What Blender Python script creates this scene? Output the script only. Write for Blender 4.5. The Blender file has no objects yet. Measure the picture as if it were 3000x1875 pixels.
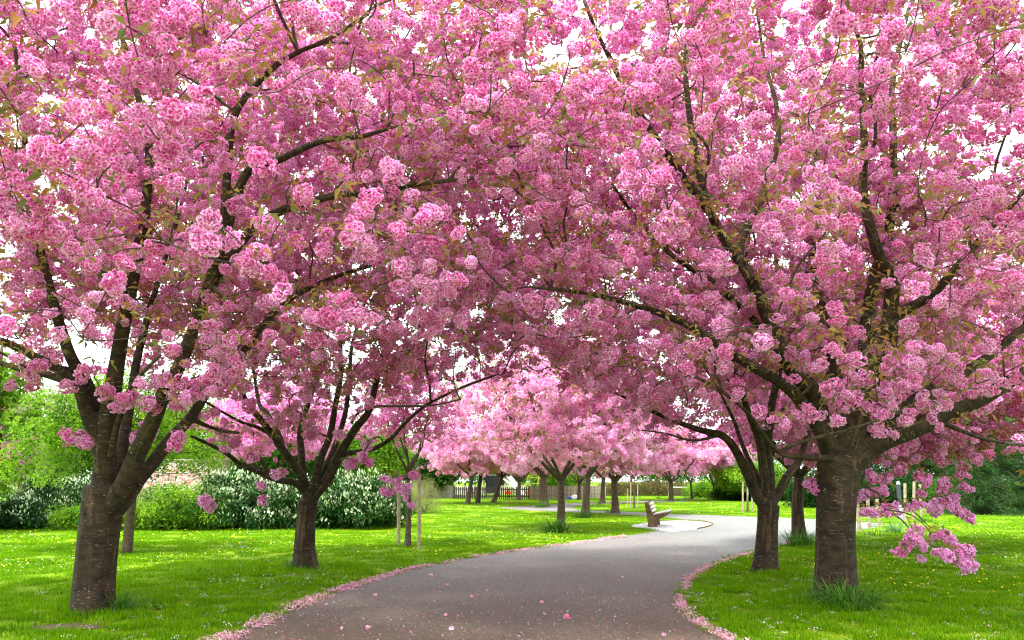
import bpy, math, random
import numpy as np
from mathutils import noise as mnoise
from mathutils import Vector, kdtree, Matrix, Euler

SC = bpy.context.scene
COL = SC.collection
rng = np.random.default_rng(7)
random.seed(7)
R = math.radians

# ------------------------------------------------------------------ camera
FPX = 2400.0
EYE = 1.6
TH = math.atan((1408 - 937.5) / FPX)
cam_d = bpy.data.cameras.new('camera')
cam = bpy.data.objects.new('camera', cam_d)
COL.objects.link(cam)
cam.location = (0, 0, EYE)
cam.rotation_euler = (math.pi / 2 + TH, 0, 0)
cam_d.sensor_width = 36
cam_d.lens = 36 * FPX / 3000
cam_d.clip_end = 3000
cam_d.clip_start = 0.05
SC.camera = cam
cT, sT = math.cos(TH), math.sin(TH)

# ------------------------------------------------------------------ world
SUN_EL, SUN_AZ = 66, 215          # azimuth measured clockwise from +Y
w = bpy.data.worlds.new('World'); SC.world = w; w.use_nodes = True
nt = w.node_tree; nt.nodes.clear()
out = nt.nodes.new('ShaderNodeOutputWorld'); bg = nt.nodes.new('ShaderNodeBackground')
sky = nt.nodes.new('ShaderNodeTexSky'); sky.sky_type = 'NISHITA'; sky.sun_disc = False
sky.sun_elevation = R(SUN_EL); sky.sun_rotation = R(SUN_AZ); sky.dust_density = 4
mixw = nt.nodes.new('ShaderNodeMixRGB'); mixw.inputs[0].default_value = 0.82
mixw.inputs[2].default_value = (10.6, 11.6, 11.9, 1)
nt.links.new(sky.outputs[0], mixw.inputs[1]); nt.links.new(mixw.outputs[0], bg.inputs[0])
bg.inputs[1].default_value = 0.055
nt.links.new(bg.outputs[0], out.inputs[0])
sd = bpy.data.lights.new('sun', 'SUN'); sd.energy = 1.5; sd.angle = R(10); sd.color = (1, .98, .945)
sun = bpy.data.objects.new('sun', sd); COL.objects.link(sun)
az, el = R(SUN_AZ), R(SUN_EL)
sdir = Vector((math.sin(az) * math.cos(el), math.cos(az) * math.cos(el), math.sin(el)))
sun.rotation_euler = sdir.to_track_quat('Z', 'Y').to_euler()
SC.view_settings.view_transform = 'Standard'; SC.view_settings.look = 'None'
SC.view_settings.exposure = 2.55; SC.view_settings.gamma = 1
SC.view_settings.use_curve_mapping = False
SC.render.engine = 'CYCLES'
SC.cycles.filter_width = 1.15; SC.cycles.max_bounces = 8; SC.cycles.diffuse_bounces = 5; SC.cycles.transmission_bounces = 5
SC.cycles.glossy_bounces = 2; SC.cycles.transparent_max_bounces = 4
SC.cycles.caustics_reflective = False; SC.cycles.caustics_refractive = False

# ------------------------------------------------------------------ helpers
def W(u, v, Y):
    c = (u - 1500) / FPX; d = (937.5 - v) / FPX
    dy = cT - d * sT; dz = sT + d * cT
    t = Y / dy
    return np.array((c * t, Y, EYE + dz * t))

def G(u, v):
    c = (u - 1500) / FPX; d = (937.5 - v) / FPX
    t = -EYE / (sT + d * cT)
    return np.array((c * t, (cT - d * sT) * t, 0.0))

def proj(p):
    p = np.atleast_2d(p)
    dx = p[:, 0]; dy = p[:, 1]; dz = p[:, 2] - EYE
    z = dy * cT + dz * sT; y = -dy * sT + dz * cT
    z = np.where(z < .1, .1, z)
    return 1500 + FPX * dx / z, 937.5 - FPX * y / z, z

def tag(o, label=None, cat=None, group=None, kind=None):
    if label: o['label'] = label
    if cat: o['category'] = cat
    if group: o['group'] = group
    if kind: o['kind'] = kind
    return o

def empty(name, loc, rz=0):
    o = bpy.data.objects.new(name, None); COL.objects.link(o)
    o.location = [float(a) for a in loc]; o.rotation_euler = (0, 0, rz); o.empty_display_size = .2
    return o

def link(name, me, parent=None, loc=(0, 0, 0), rot=(0, 0, 0), scale=(1, 1, 1)):
    o = bpy.data.objects.new(name, me); COL.objects.link(o)
    if parent: o.parent = parent
    o.location = loc; o.rotation_euler = rot
    o.scale = scale if hasattr(scale, '__len__') else (scale,) * 3
    return o

def mesh(name, V, F, mats=(), smooth=False, mi=None, attrs=None):
    me = bpy.data.meshes.new(name)
    V = np.asarray(V, dtype=np.float32).reshape(-1, 3)
    if isinstance(F, np.ndarray):
        n, k = F.shape
        me.vertices.add(len(V)); me.vertices.foreach_set('co', V.ravel())
        me.loops.add(n * k); me.loops.foreach_set('vertex_index', F.astype(np.int32).ravel())
        me.polygons.add(n); me.polygons.foreach_set('loop_start', np.arange(0, n * k, k, dtype=np.int32))
        me.update(calc_edges=True)
    else:
        me.from_pydata(V.tolist(), [], F); me.update()
    for m in mats: me.materials.append(m)
    if mi is not None: me.polygons.foreach_set('material_index', np.asarray(mi, dtype=np.int32))
    if smooth: me.polygons.foreach_set('use_smooth', np.ones(len(me.polygons), dtype=bool))
    for k_, (ty, a) in (attrs or {}).items():
        at = me.attributes.new(k_, ty, 'POINT')
        at.data.foreach_set('vector' if ty == 'FLOAT_VECTOR' else 'value', np.asarray(a).ravel())
    return me

class MB:
    """collects simple solids into one mesh"""
    def __init__(s): s.V = []; s.F = []; s.M = []; s.n = 0
    def add(s, V, F, m=0):
        s.V += [tuple(map(float, v)) for v in V]; s.F += [tuple(i + s.n for i in f) for f in F]
        s.M += [m] * len(F); s.n += len(V); return s
    def box(s, c, d, rot=None, m=0, taper=1.0, bev=0.0):
        x, y, z = d[0] / 2, d[1] / 2, d[2] / 2
        if bev > 0:
            b = min(bev, x * .9, y * .9, z * .9)
            P = []
            for sz in (-1, 1):
                for (ax, ay, inz) in ((x - b, y - b, 0), (x, y, b)) if sz < 0 else ((x, y, b), (x - b, y - b, 0)):
                    for sx, sy in ((-1, -1), (1, -1), (1, 1), (-1, 1)):
                        P.append(Vector((sx * ax, sy * ay, sz * (z - inz))))
            F = [(3, 2, 1, 0), (12, 13, 14, 15)]
            for l in range(3):
                for k in range(4):
                    a = l * 4 + k; b_ = l * 4 + (k + 1) % 4
                    F.append((a, b_, b_ + 4, a + 4))
        else:
            P = [Vector((sx * x * (taper if sz > 0 else 1), sy * y * (taper if sz > 0 else 1), sz * z)) for sz in (-1, 1) for sx, sy in ((-1, -1), (1, -1), (1, 1), (-1, 1))]
            F = [(3, 2, 1, 0), (4, 5, 6, 7), (0, 1, 5, 4), (1, 2, 6, 5), (2, 3, 7, 6), (3, 0, 4, 7)]
        if rot is not None: P = [rot @ p for p in P]
        c = Vector(c)
        return s.add([p + c for p in P], F, m)
    def bar(s, a, b, r0, r1=None, n=8, m=0):
        a = Vector(a); b = Vector(b); r1 = r0 if r1 is None else r1
        t = (b - a).normalized(); u = t.orthogonal().normalized(); v = t.cross(u)
        P = [a + (u * math.cos(q) + v * math.sin(q)) * r0 for q in [2 * math.pi * k / n for k in range(n)]]
        P += [b + (u * math.cos(q) + v * math.sin(q)) * r1 for q in [2 * math.pi * k / n for k in range(n)]]
        F = [(k, (k + 1) % n, n + (k + 1) % n, n + k) for k in range(n)] + [tuple(range(n))[::-1], tuple(range(n, 2 * n))]
        return s.add(P, F, m)
    def prism(s, poly, y0, y1, m=0):
        """poly in xz extruded along y"""
        n = len(poly)
        P = [(x, y0, z) for x, z in poly] + [(x, y1, z) for x, z in poly]
        F = [tuple(range(n)), tuple(range(n, 2 * n))[::-1]] + [(k, n + k, n + (k + 1) % n, (k + 1) % n) for k in range(n)]
        return s.add(P, F, m)
    def me(s, name, mats, smooth=False):
        return mesh(name, s.V, s.F, mats, smooth, s.M)
    def build(s, name, mats, parent=None, smooth=False, **k):
        return link(name, s.me(name, mats if isinstance(mats, (list, tuple)) else [mats], smooth), parent, **k)

# ------------------------------------------------------------------ materials
def newmat(name, rough=.8, spec=.3):
    m = bpy.data.materials.new(name); m.use_nodes = True
    n = m.node_tree; b = n.nodes['Principled BSDF']
    b.inputs['Roughness'].default_value = rough
    b.inputs['Specular IOR Level'].default_value = spec
    return m, n, b
def N(n, t, **k):
    x = n.nodes.new(t)
    for a, v in k.items():
        if a in x.inputs.keys() if isinstance(a, str) else False: x.inputs[a].default_value = v
        else: setattr(x, a, v)
    return x
def ramp(n, src, stops, interp='LINEAR'):
    r = n.nodes.new('ShaderNodeValToRGB'); r.color_ramp.interpolation = interp
    e = r.color_ramp.elements
    while len(e) > 1: e.remove(e[-1])
    e[0].position = stops[0][0]; e[0].color = (*stops[0][1], 1)
    for p, c in stops[1:]:
        q = e.new(p); q.color = (*c, 1)
    n.links.new(src, r.inputs[0]); return r.outputs[0]
def noise(n, vec, scale, detail=4, rough=.55, dist=0):
    x = n.nodes.new('ShaderNodeTexNoise'); x.inputs['Scale'].default_value = scale
    x.inputs['Detail'].default_value = detail; x.inputs['Roughness'].default_value = rough
    x.inputs['Distortion'].default_value = dist
    if vec is not None: n.links.new(vec, x.inputs['Vector'])
    return x.outputs[0]
def mapping(n, vec, scale):
    x = n.nodes.new('ShaderNodeMapping'); x.inputs['Scale'].default_value = scale
    n.links.new(vec, x.inputs['Vector']); return x.outputs[0]
def mix(n, a, b, fac, mode='MIX'):
    x = n.nodes.new('ShaderNodeMixRGB'); x.blend_type = mode
    for s, i in ((fac, 0), (a, 1), (b, 2)):
        if hasattr(s, 'links'): n.links.new(s, x.inputs[i])
        elif isinstance(s, (int, float)): x.inputs[i].default_value = s if i == 0 else (s, s, s, 1)
        else: x.inputs[i].default_value = (*s, 1)
    return x.outputs[0]
def bump(n, b, h, strength=.5, dist=.02):
    x = n.nodes.new('ShaderNodeBump'); x.inputs['Strength'].default_value = strength
    x.inputs['Distance'].default_value = dist
    n.links.new(h, x.inputs['Height']); n.links.new(x.outputs[0], b.inputs['Normal'])
def mathn(n, op, a, b=None, clamp=False):
    x = n.nodes.new('ShaderNodeMath'); x.operation = op; x.use_clamp = clamp
    for s, i in ((a, 0), (b, 1)):
        if s is None: continue
        if hasattr(s, 'links'): n.links.new(s, x.inputs[i])
        else: x.inputs[i].default_value = s
    return x.outputs[0]
def coords(n, what='Object'):
    return n.nodes.new('ShaderNodeTexCoord').outputs[what]
def geopos(n): return n.nodes.new('ShaderNodeNewGeometry').outputs['Position']

def simple(name, col, rough=.8, var=.25, scale=12, spec=.3, metal=0):
    m, n, b = newmat(name, rough, spec)
    ns = noise(n, coords(n), scale, 5)
    lo = tuple(c * (1 - var) for c in col); hi = tuple(min(1, c * (1 + var)) for c in col)
    n.links.new(ramp(n, ns, [(.3, lo), (.7, hi)]), b.inputs['Base Color'])
    b.inputs['Metallic'].default_value = metal
    return m

def leafy(name, stops, trans=.45, use_t=None, hue=.03, rough=.55):
    """thin leaf or petal: diffuse + translucent, colour varies per instance (stops) and along the petal (use_t)"""
    m = bpy.data.materials.new(name); m.use_nodes = True; n = m.node_tree; n.nodes.clear()
    o = n.nodes.new('ShaderNodeOutputMaterial'); ad = n.nodes.new('ShaderNodeMixShader')
    b = n.nodes.new('ShaderNodeBsdfPrincipled'); b.inputs['Roughness'].default_value = rough
    b.inputs['Specular IOR Level'].default_value = .07
    tr = n.nodes.new('ShaderNodeBsdfTranslucent')
    inf = n.nodes.new('ShaderNodeObjectInfo')
    a = n.nodes.new('ShaderNodeAttribute'); a.attribute_name = 'rnd'
    rn = mathn(n, 'FRACT', mathn(n, 'ADD', inf.outputs['Random'], mathn(n, 'MULTIPLY', a.outputs['Fac'], .55)))
    c = ramp(n, rn, stops)
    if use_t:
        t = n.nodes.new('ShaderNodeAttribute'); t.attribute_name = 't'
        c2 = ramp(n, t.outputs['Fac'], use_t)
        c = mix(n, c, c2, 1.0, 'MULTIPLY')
    n.links.new(c, b.inputs['Base Color']); n.links.new(c, tr.inputs['Color'])
    ad.inputs[0].default_value = trans
    n.links.new(b.outputs[0], ad.inputs[1]); n.links.new(tr.outputs[0], ad.inputs[2])
    n.links.new(ad.outputs[0], o.inputs[0])
    return m

def bark_mat(name, dark, light, lent=(.42, .36, .30), lent_on=True, fiss=(.16, .09, .05), green=.3):
    m, n, b = newmat(name, .82, .25)
    a = n.nodes.new('ShaderNodeAttribute'); a.attribute_name = 'bark'; v = a.outputs['Vector']
    base = noise(n, mapping(n, v, (5, 5, 9)), 1.4, 6)
    c = ramp(n, base, [(.3, dark), (.72, light)])
    rings = noise(n, mapping(n, v, (5, 5, 70)), 1.0, 5, .6, .4)
    c = mix(n, c, ramp(n, rings, [(.3, (.55, .55, .55)), (.7, (1.5, 1.4, 1.3))]), .8, 'MULTIPLY')
    f = noise(n, mapping(n, v, (9, 9, 1.1)), 1.0, 4, .6, .3)
    fm = ramp(n, f, [(.57, (0, 0, 0)), (.63, (1, 1, 1))])
    fn = noise(n, mapping(n, v, (60, 60, 20)), 1.0, 4)
    c = mix(n, c, ramp(n, fn, [(.35, tuple(q * .35 for q in fiss)), (.65, fiss)]), fm)
    lm = None
    if lent_on:
        l = noise(n, mapping(n, v, (13, 13, 95)), 1.0, 2, .4)
        lo = noise(n, mapping(n, v, (2.2, 2.2, 2.2)), 1.0, 2)
        lm = mathn(n, 'MULTIPLY', ramp(n, l, [(.66, (0, 0, 0)), (.70, (1, 1, 1))]), ramp(n, lo, [(.36, (0, 0, 0)), (.56, (1, 1, 1))]))
        c = mix(n, c, lent, lm)
    g = noise(n, mapping(n, v, (1.6, 1.6, .9)), 1.0, 4)
    gm = mathn(n, 'MULTIPLY', ramp(n, g, [(.5, (0, 0, 0)), (.75, (1, 1, 1))]), green)
    c = mix(n, c, (.05, .065, .02), gm)
    n.links.new(c, b.inputs['Base Color'])
    h = mathn(n, 'ADD', mathn(n, 'MULTIPLY', rings, .6), mathn(n, 'MULTIPLY', fn, .35))
    h = mathn(n, 'SUBTRACT', h, mathn(n, 'MULTIPLY', mathn(n, 'MULTIPLY', fm, fn), .9))
    bump(n, b, h, 1.0, .022)
    return m

M = {}
M['bark'] = bark_mat('cherry bark', (.014, .009, .006), (.066, .043, .023), lent=(.30, .26, .21), fiss=(.15, .085, .045))
M['bark_grey'] = bark_mat('grey cherry bark', (.04, .029, .022), (.13, .095, .07), green=.4)
M['twig'] = bark_mat('thin cherry twigs', (.035, .024, .018), (.16, .12, .09), lent_on=False, green=.15)
M['bark_rough'] = bark_mat('rough bark', (.04, .03, .02), (.14, .11, .08), lent_on=False)
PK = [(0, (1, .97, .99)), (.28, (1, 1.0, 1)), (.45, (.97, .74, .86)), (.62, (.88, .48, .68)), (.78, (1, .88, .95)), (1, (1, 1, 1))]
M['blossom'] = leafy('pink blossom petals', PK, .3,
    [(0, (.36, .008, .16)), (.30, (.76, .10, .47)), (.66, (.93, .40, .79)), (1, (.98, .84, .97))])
M['blossom_sunlit'] = leafy('painted sunlit pink blossom petals', PK, .42,
    [(0, (.62, .10, .34)), (.35, (.84, .32, .62)), (.72, (.94, .60, .84)), (1, (.97, .86, .95))])  # paler petal copy: the far crowns' stronger sunlight is painted into this colour
M['cleaf'] = leafy('bronze cherry leaves', [(0, (.34, .15, .05)), (.3, (.38, .24, .08)), (.6, (.34, .26, .08)), (.85, (.14, .17, .05)), (1, (.30, .30, .11))], .45)
M['leaf_lime'] = leafy('fresh lime leaves', [(0, (.12, .26, .012)), (.5, (.19, .36, .018)), (1, (.09, .20, .010))], .5)
M['leaf_yellow'] = leafy('yellow green leaves', [(0, (.20, .38, .015)), (.5, (.26, .44, .03)), (1, (.13, .27, .012))], .5)
M['leaf_mid'] = leafy('mid green leaves', [(0, (.035, .11, .010)), (.5, (.06, .17, .015)), (1, (.03, .08, .008))], .4)
M['leaf_dark'] = leafy('dark glossy leaves', [(0, (.008, .035, .006)), (.5, (.016, .060, .010)), (1, (.03, .09, .012))], .2, rough=.6)
M['leaf_cream'] = leafy('cream green leaf tips', [(0, (.46, .60, .26)), (.5, (.80, .85, .62)), (1, (.22, .40, .10))], .3)
M['leaf_olive'] = leafy('dull olive twigs and buds', [(0, (.22, .24, .08)), (.5, (.30, .28, .13)), (1, (.18, .2, .06))], .4)
M['needle'] = leafy('conifer needles', [(0, (.012, .045, .012)), (.5, (.03, .085, .02)), (1, (.08, .15, .04))], .2, rough=.8)
M['redleaf'] = leafy('reddish hedge leaves', [(0, (.12, .05, .03)), (.5, (.10, .12, .03)), (1, (.2, .13, .07))], .4)
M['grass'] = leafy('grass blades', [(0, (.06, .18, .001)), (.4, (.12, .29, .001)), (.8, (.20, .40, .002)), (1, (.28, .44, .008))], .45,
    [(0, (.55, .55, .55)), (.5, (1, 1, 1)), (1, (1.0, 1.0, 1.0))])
M['daff'] = leafy('daffodil leaves', [(0, (.03, .12, .010)), (.5, (.07, .20, .018)), (1, (.13, .28, .035))], .35, rough=.4)
M['daff_pale'] = leafy('pale narcissus leaves', [(0, (.10, .24, .07)), (1, (.2, .36, .14))], .35, rough=.4)
M['petal'] = leafy('fallen petals', [(0, (.88, .42, .58)), (.4, (.94, .64, .76)), (.7, (.80, .24, .40)), (1, (.97, .84, .90))], .3)
M['petal_white'] = leafy('faded fallen petals', [(0, (.85, .70, .70)), (.6, (.9, .82, .80)), (1, (.75, .5, .52))], .3)
M['petal_brown'] = leafy('browned petals and scales', [(0, (.34, .10, .09)), (.5, (.48, .18, .17)), (1, (.60, .30, .30))], .2)
M['yellow'] = leafy('dandelion yellow', [(0, (.80, .62, .02)), (1, (.85, .72, .10))], .2)
M['white'] = leafy('daisy white', [(0, (.82, .82, .78)), (1, (.88, .88, .86))], .2)
M['stake'] = simple('weathered pale stake timber', (.34, .27, .18), .85, .35, 9)
M['bench_end'] = simple('brown mossy bench timber', (.17, .115, .055), .9, .5, 14)
M['bench_slat'] = simple('silvered bench slat', (.46, .42, .36), .8, .3, 20)
M['fence_dark'] = simple('black stained fence', (.018, .016, .014), .7, .3, 10)
M['fence_grey'] = simple('weathered grey fence', (.33, .29, .23), .9, .35, 4)
def _tone(m):
    n = m.node_tree; b = n.nodes['Principled BSDF']; src = b.inputs['Base Color'].links[0].from_socket
    inf = n.nodes.new('ShaderNodeObjectInfo'); c = mix(n, src, ramp(n, inf.outputs['Random'], [(0, (.6, .58, .55)), (1, (1.3, 1.3, 1.3))]), 1.0, 'MULTIPLY'); n.links.new(c, b.inputs['Base Color'])
_tone(M['fence_grey'])
M['post_grey'] = simple('dark grey painted steel', (.05, .06, .075), .5, .15, 6)
M['post_light'] = simple('light grey band', (.42, .46, .52), .5, .15, 6)
M['slide_white'] = simple('white slide', (.75, .77, .78), .4, .05, 4)
M['black'] = simple('black timber', (.012, .012, .013), .7, .3, 8)
M['red'] = simple('red paint', (.55, .03, .02), .45, .15, 4)
M['playyellow'] = simple('yellow paint', (.62, .52, .14), .45, .15, 4)
M['playgreen'] = simple('green paint', (.05, .22, .10), .5, .15, 4)
M['blue'] = simple('blue plastic', (.03, .12, .50), .5, .2, 4)
M['goal'] = simple('white goal frame', (.7, .7, .68), .5, .1, 4)
M['mortar'] = simple('lime mortar', (.46, .42, .36), .95, .2, 30)
def brickm():
    m, n, b = newmat('weathered brick', .9, .2)
    inf = n.nodes.new('ShaderNodeObjectInfo')
    a = n.nodes.new('ShaderNodeAttribute'); a.attribute_name = 'rnd'
    rn = mathn(n, 'FRACT', mathn(n, 'ADD', inf.outputs['Random'], a.outputs['Fac']))
    c = ramp(n, rn, [(0, (.36, .15, .10)), (.3, (.46, .25, .19)), (.5, (.55, .42, .35)), (.75, (.66, .60, .55)), (.9, (.50, .28, .22)), (1, (.30, .14, .10))])
    ns = noise(n, coords(n), 18, 5)
    c = mix(n, c, (.66, .62, .56), ramp(n, ns, [(.45, (0, 0, 0)), (.7, (.8, .8, .8))]))
    n.links.new(c, b.inputs['Base Color']); bump(n, b, ns, .5, .01); return m
M['brick'] = brickm()

# ground, path, gravel
def ground_mat():
    m, n, b = newmat('lawn', .95, .1)
    p = geopos(n)
    a = noise(n, p, .35, 5, .6); c = ramp(n, a, [(.3, (.06, .13, .002)), (.5, (.14, .26, .002)), (.72, (.25, .38, .004))])
    f = noise(n, p, 16, 6, .7)
    c = mix(n, c, ramp(n, f, [(.3, (.35, .35, .35)), (.7, (1.4, 1.4, 1.4))]), .8, 'MULTIPLY')
    s = noise(n, p, 1.3, 4); c = mix(n, c, (.07, .06, .03), ramp(n, s, [(.70, (0, 0, 0)), (.80, (.55, .55, .55))]))
    n.links.new(c, b.inputs['Base Color']); bump(n, b, f, .8, .04); return m
def asphalt_mat():
    m, n, b = newmat('asphalt', .7, .25)
    p = geopos(n)
    g = n.nodes.new('ShaderNodeTexVoronoi'); g.inputs['Scale'].default_value = 62; n.links.new(p, g.inputs['Vector'])
    c = ramp(n, g.outputs['Color'], [(.1, (.014, .014, .009)), (.5, (.058, .055, .038)), (.85, (.25, .24, .18))])
    l = noise(n, p, .5, 5, .6); c = mix(n, c, ramp(n, l, [(.3, (.58, .56, .55)), (.7, (1.3, 1.3, 1.32))]), 1.0, 'MULTIPLY')
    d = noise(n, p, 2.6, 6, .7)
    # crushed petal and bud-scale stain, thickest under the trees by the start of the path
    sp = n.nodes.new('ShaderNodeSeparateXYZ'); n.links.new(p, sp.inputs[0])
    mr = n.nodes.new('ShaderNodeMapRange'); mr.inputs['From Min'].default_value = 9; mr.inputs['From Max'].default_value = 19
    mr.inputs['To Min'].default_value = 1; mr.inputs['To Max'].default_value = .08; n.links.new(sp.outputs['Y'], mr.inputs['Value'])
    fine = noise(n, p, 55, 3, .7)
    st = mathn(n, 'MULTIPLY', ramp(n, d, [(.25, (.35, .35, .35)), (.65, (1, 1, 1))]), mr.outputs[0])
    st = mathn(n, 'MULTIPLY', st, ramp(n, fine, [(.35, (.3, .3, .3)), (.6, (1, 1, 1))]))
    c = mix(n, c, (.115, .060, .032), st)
    bl = ramp(n, g.outputs['Color'], [(0, (0, 0, 0)), (1, (1, 1, 1))])
    c = mix(n, c, (.25, .255, .25), mathn(n, 'MULTIPLY', mathn(n, 'SUBTRACT', 1.08, mr.outputs[0]), .45))  # lightens the far asphalt: open sky and low-angle sheen painted into the colour
    n.links.new(c, b.inputs['Base Color'])
    bump(n, b, mathn(n, 'ADD', g.outputs['Distance'], fine), .7, .006); return m
def gravel_mat():
    m, n, b = newmat('pale shingle', .9, .2)
    p = geopos(n); g = n.nodes.new('ShaderNodeTexVoronoi'); g.inputs['Scale'].default_value = 30; n.links.new(p, g.inputs['Vector'])
    n.links.new(ramp(n, g.outputs['Color'], [(.1, (.24, .21, .18)), (.5, (.50, .49, .47)), (.9, (.72, .71, .70))]), b.inputs['Base Color'])
    bump(n, b, g.outputs['Distance'], 1, .03); return m
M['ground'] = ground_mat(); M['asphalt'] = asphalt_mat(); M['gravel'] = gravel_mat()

# ------------------------------------------------------------------ ground and paths
def poly_px(pts): return np.array([G(u, v)[:2] for u, v in pts])
def smooth_closed(P, k=2):
    for _ in range(k):
        Q = np.empty((len(P) * 2, 2)); nx = np.roll(P, -1, 0)
        Q[0::2] = P * .75 + nx * .25; Q[1::2] = P * .25 + nx * .75; P = Q
    return P
near_left = [(-0.6, 4.0)]
path_main = np.array([(-1.6, -6.0), (-2.3, 2.0), *poly_px([(560, 1905), (660, 1868), (770, 1823), (868, 1782), (967, 1742), (1079, 1702), (1190, 1672), (1302, 1649), (1426, 1627), (1550, 1610), (1674, 1594), (1786, 1578), (1910, 1558), (1960, 1550), (2040, 1544), (2085, 1535), (2060, 1526), (2000, 1522),
    (1960, 1518), (1915, 1514), (1822, 1509), (1735, 1502), (1660, 1501), (1554, 1496), (1481, 1491), (1462, 1487), (1500, 1484.5), (1548, 1482), (1614, 1479), (1658, 1475.5), (1730, 1472), (1814, 1469.5), (1888, 1467.5), (1951, 1466.5), (2010, 1467), (2012, 1470), (1954, 1471.5), (1809, 1474), (1740, 1479), (1690, 1482), (1672, 1486), (1690, 1491),
    (1729, 1496), (1830, 1499.5), (1915, 1503), (1994, 1507), (2100, 1510), (2210, 1514), (2397, 1521), (2480, 1526), (2550, 1530), (2590, 1535), (2570, 1546), (2520, 1554), (2460, 1562), (2388, 1572), (2316, 1590), (2277, 1601), (2205, 1619), (2143, 1636), (2090, 1655), (2045, 1675), (2012, 1706), (1997, 1740), (1999, 1775), (2032, 1815), (2095, 1850), (2170, 1885)]), (2.6, 3.5), (2.8, -6.0)])
path_s = smooth_closed(path_main, 2)
gravel = smooth_closed(poly_px([(1838, 1543), (1870, 1534), (1930, 1527), (2000, 1525), (2050, 1527), (2094, 1535), (2075, 1544), (2040, 1551), (1985, 1559), (1945, 1558), (1900, 1550)]), 2)

def inpoly(P, poly):
    x, y = P[:, 0], P[:, 1]; c = np.zeros(len(P), bool)
    x0, y0 = poly[:, 0], poly[:, 1]; x1, y1 = np.roll(x0, 1), np.roll(y0, 1)
    for a, b, c_, d in zip(x0, y0, x1, y1):
        hit = ((b > y) != (d > y))
        if d != b: c ^= hit & (x < (c_ - a) * (y - b) / (d - b) + a)
    return c

def und(x, y):
    """gentle unevenness of the lawn, never above the path's own level near it"""
    return 0 * x
from mathutils.geometry import tessellate_polygon
def sheet(name, poly, z, mat, kind='structure'):
    V = [Vector((x, y, z)) for x, y in poly]
    F = tessellate_polygon([V])
    o = link(name, mesh(name, [tuple(v) for v in V], [tuple(f) for f in F], [mat])); o['kind'] = kind
    me = o.data
    if me.polygons[0].normal.z < 0: me.flip_normals()
    return o

gs = 900.0
ground = link('ground', mesh('ground', [(-gs, -gs, 0), (gs, -gs, 0), (gs, gs, 0), (-gs, gs, 0)], [(0, 1, 2, 3)], [M['ground']])); ground['kind'] = 'structure'
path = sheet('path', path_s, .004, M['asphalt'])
gr = sheet('gravel_pad', gravel, .008, M['gravel'])
# timber edging round the gravel
eb = MB()
for i in range(len(gravel)):
    a, b = gravel[i], gravel[(i + 1) % len(gravel)]
    u_, v_, _ = proj(np.array([(a[0], a[1], 0)]))
    if 1985 < u_[0] < 2098 and v_[0] < 1549 or v_[0] < 1529:
        c = (a + b) / 2; L = np.linalg.norm(b - a); an = math.atan2(b[1] - a[1], b[0] - a[0])
        eb.box((c[0], c[1], .022), (L + .01, .04, .05), Matrix.Rotation(an, 3, 'Z'))
eo = eb.build('gravel_edging', M['bench_end']); eo['kind'] = 'structure'

# ------------------------------------------------------------------ scatter (one object, geometry nodes)
_groups = {}
def source_group(key, meshes):
    c = bpy.data.collections.new('source_' + key)
    for i, me in enumerate(meshes):
        o = bpy.data.objects.new('%s_%02d' % (key, i), me); c.objects.link(o)
    g = bpy.data.node_groups.new('scatter_' + key, 'GeometryNodeTree')
    g.interface.new_socket('Geometry', in_out='INPUT', socket_type='NodeSocketGeometry')
    g.interface.new_socket('Geometry', in_out='OUTPUT', socket_type='NodeSocketGeometry')
    gi = g.nodes.new('NodeGroupInput'); go = g.nodes.new('NodeGroupOutput')
    m2p = g.nodes.new('GeometryNodeMeshToPoints')
    iop = g.nodes.new('GeometryNodeInstanceOnPoints'); ci = g.nodes.new('GeometryNodeCollectionInfo')
    ci.inputs['Collection'].default_value = c; ci.inputs['Separate Children'].default_value = True
    ci.inputs['Reset Children'].default_value = True
    iop.inputs['Pick Instance'].default_value = True
    def na(name, ty):
        x = g.nodes.new('GeometryNodeInputNamedAttribute'); x.data_type = ty; x.inputs['Name'].default_value = name
        return x.outputs['Attribute']
    e2r = g.nodes.new('FunctionNodeEulerToRotation')
    g.links.new(na('rot', 'FLOAT_VECTOR'), e2r.inputs[0])
    g.links.new(gi.outputs[0], m2p.inputs['Mesh'])
    g.links.new(m2p.outputs[0], iop.inputs['Points']); g.links.new(ci.outputs[0], iop.inputs['Instance'])
    g.links.new(na('idx', 'INT'), iop.inputs['Instance Index'])
    g.links.new(e2r.outputs[0], iop.inputs['Rotation']); g.links.new(na('scl', 'FLOAT_VECTOR'), iop.inputs['Scale'])
    g.links.new(iop.outputs[0], go.inputs[0])
    _groups[key] = (g, len(meshes), meshes)

def scatter(name, key, P, rot=None, scl=None, parent=None, kind='stuff', tilt=None):
    n = len(P); g, k, _ = _groups[key]
    P = np.asarray(P, float)
    if rot is None:
        rot = np.zeros((n, 3)); rot[:, 2] = rng.uniform(0, 6.283, n)
        if tilt: rot[:, :2] = rng.normal(0, tilt, (n, 2))
    if scl is None: scl = np.ones(n)
    scl = np.asarray(scl, float)
    if scl.ndim == 1: scl = np.repeat(scl[:, None], 3, 1)
    me = bpy.data.meshes.new(name); me.vertices.add(n)
    me.vertices.foreach_set('co', P.astype(np.float32).ravel())
    for nm, ty, a, key_ in (('rot', 'FLOAT_VECTOR', rot, 'vector'), ('scl', 'FLOAT_VECTOR', scl, 'vector'), ('idx', 'INT', rng.integers(0, k, n), 'value')):
        at = me.attributes.new(nm, ty, 'POINT'); at.data.foreach_set(key_, a.astype(np.int32 if ty == 'INT' else np.float32).ravel())
    o = link(name, me, parent); md = o.modifiers.new('scatter', 'NODES'); md.node_group = g
    if kind: o['kind'] = kind
    return o

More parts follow.
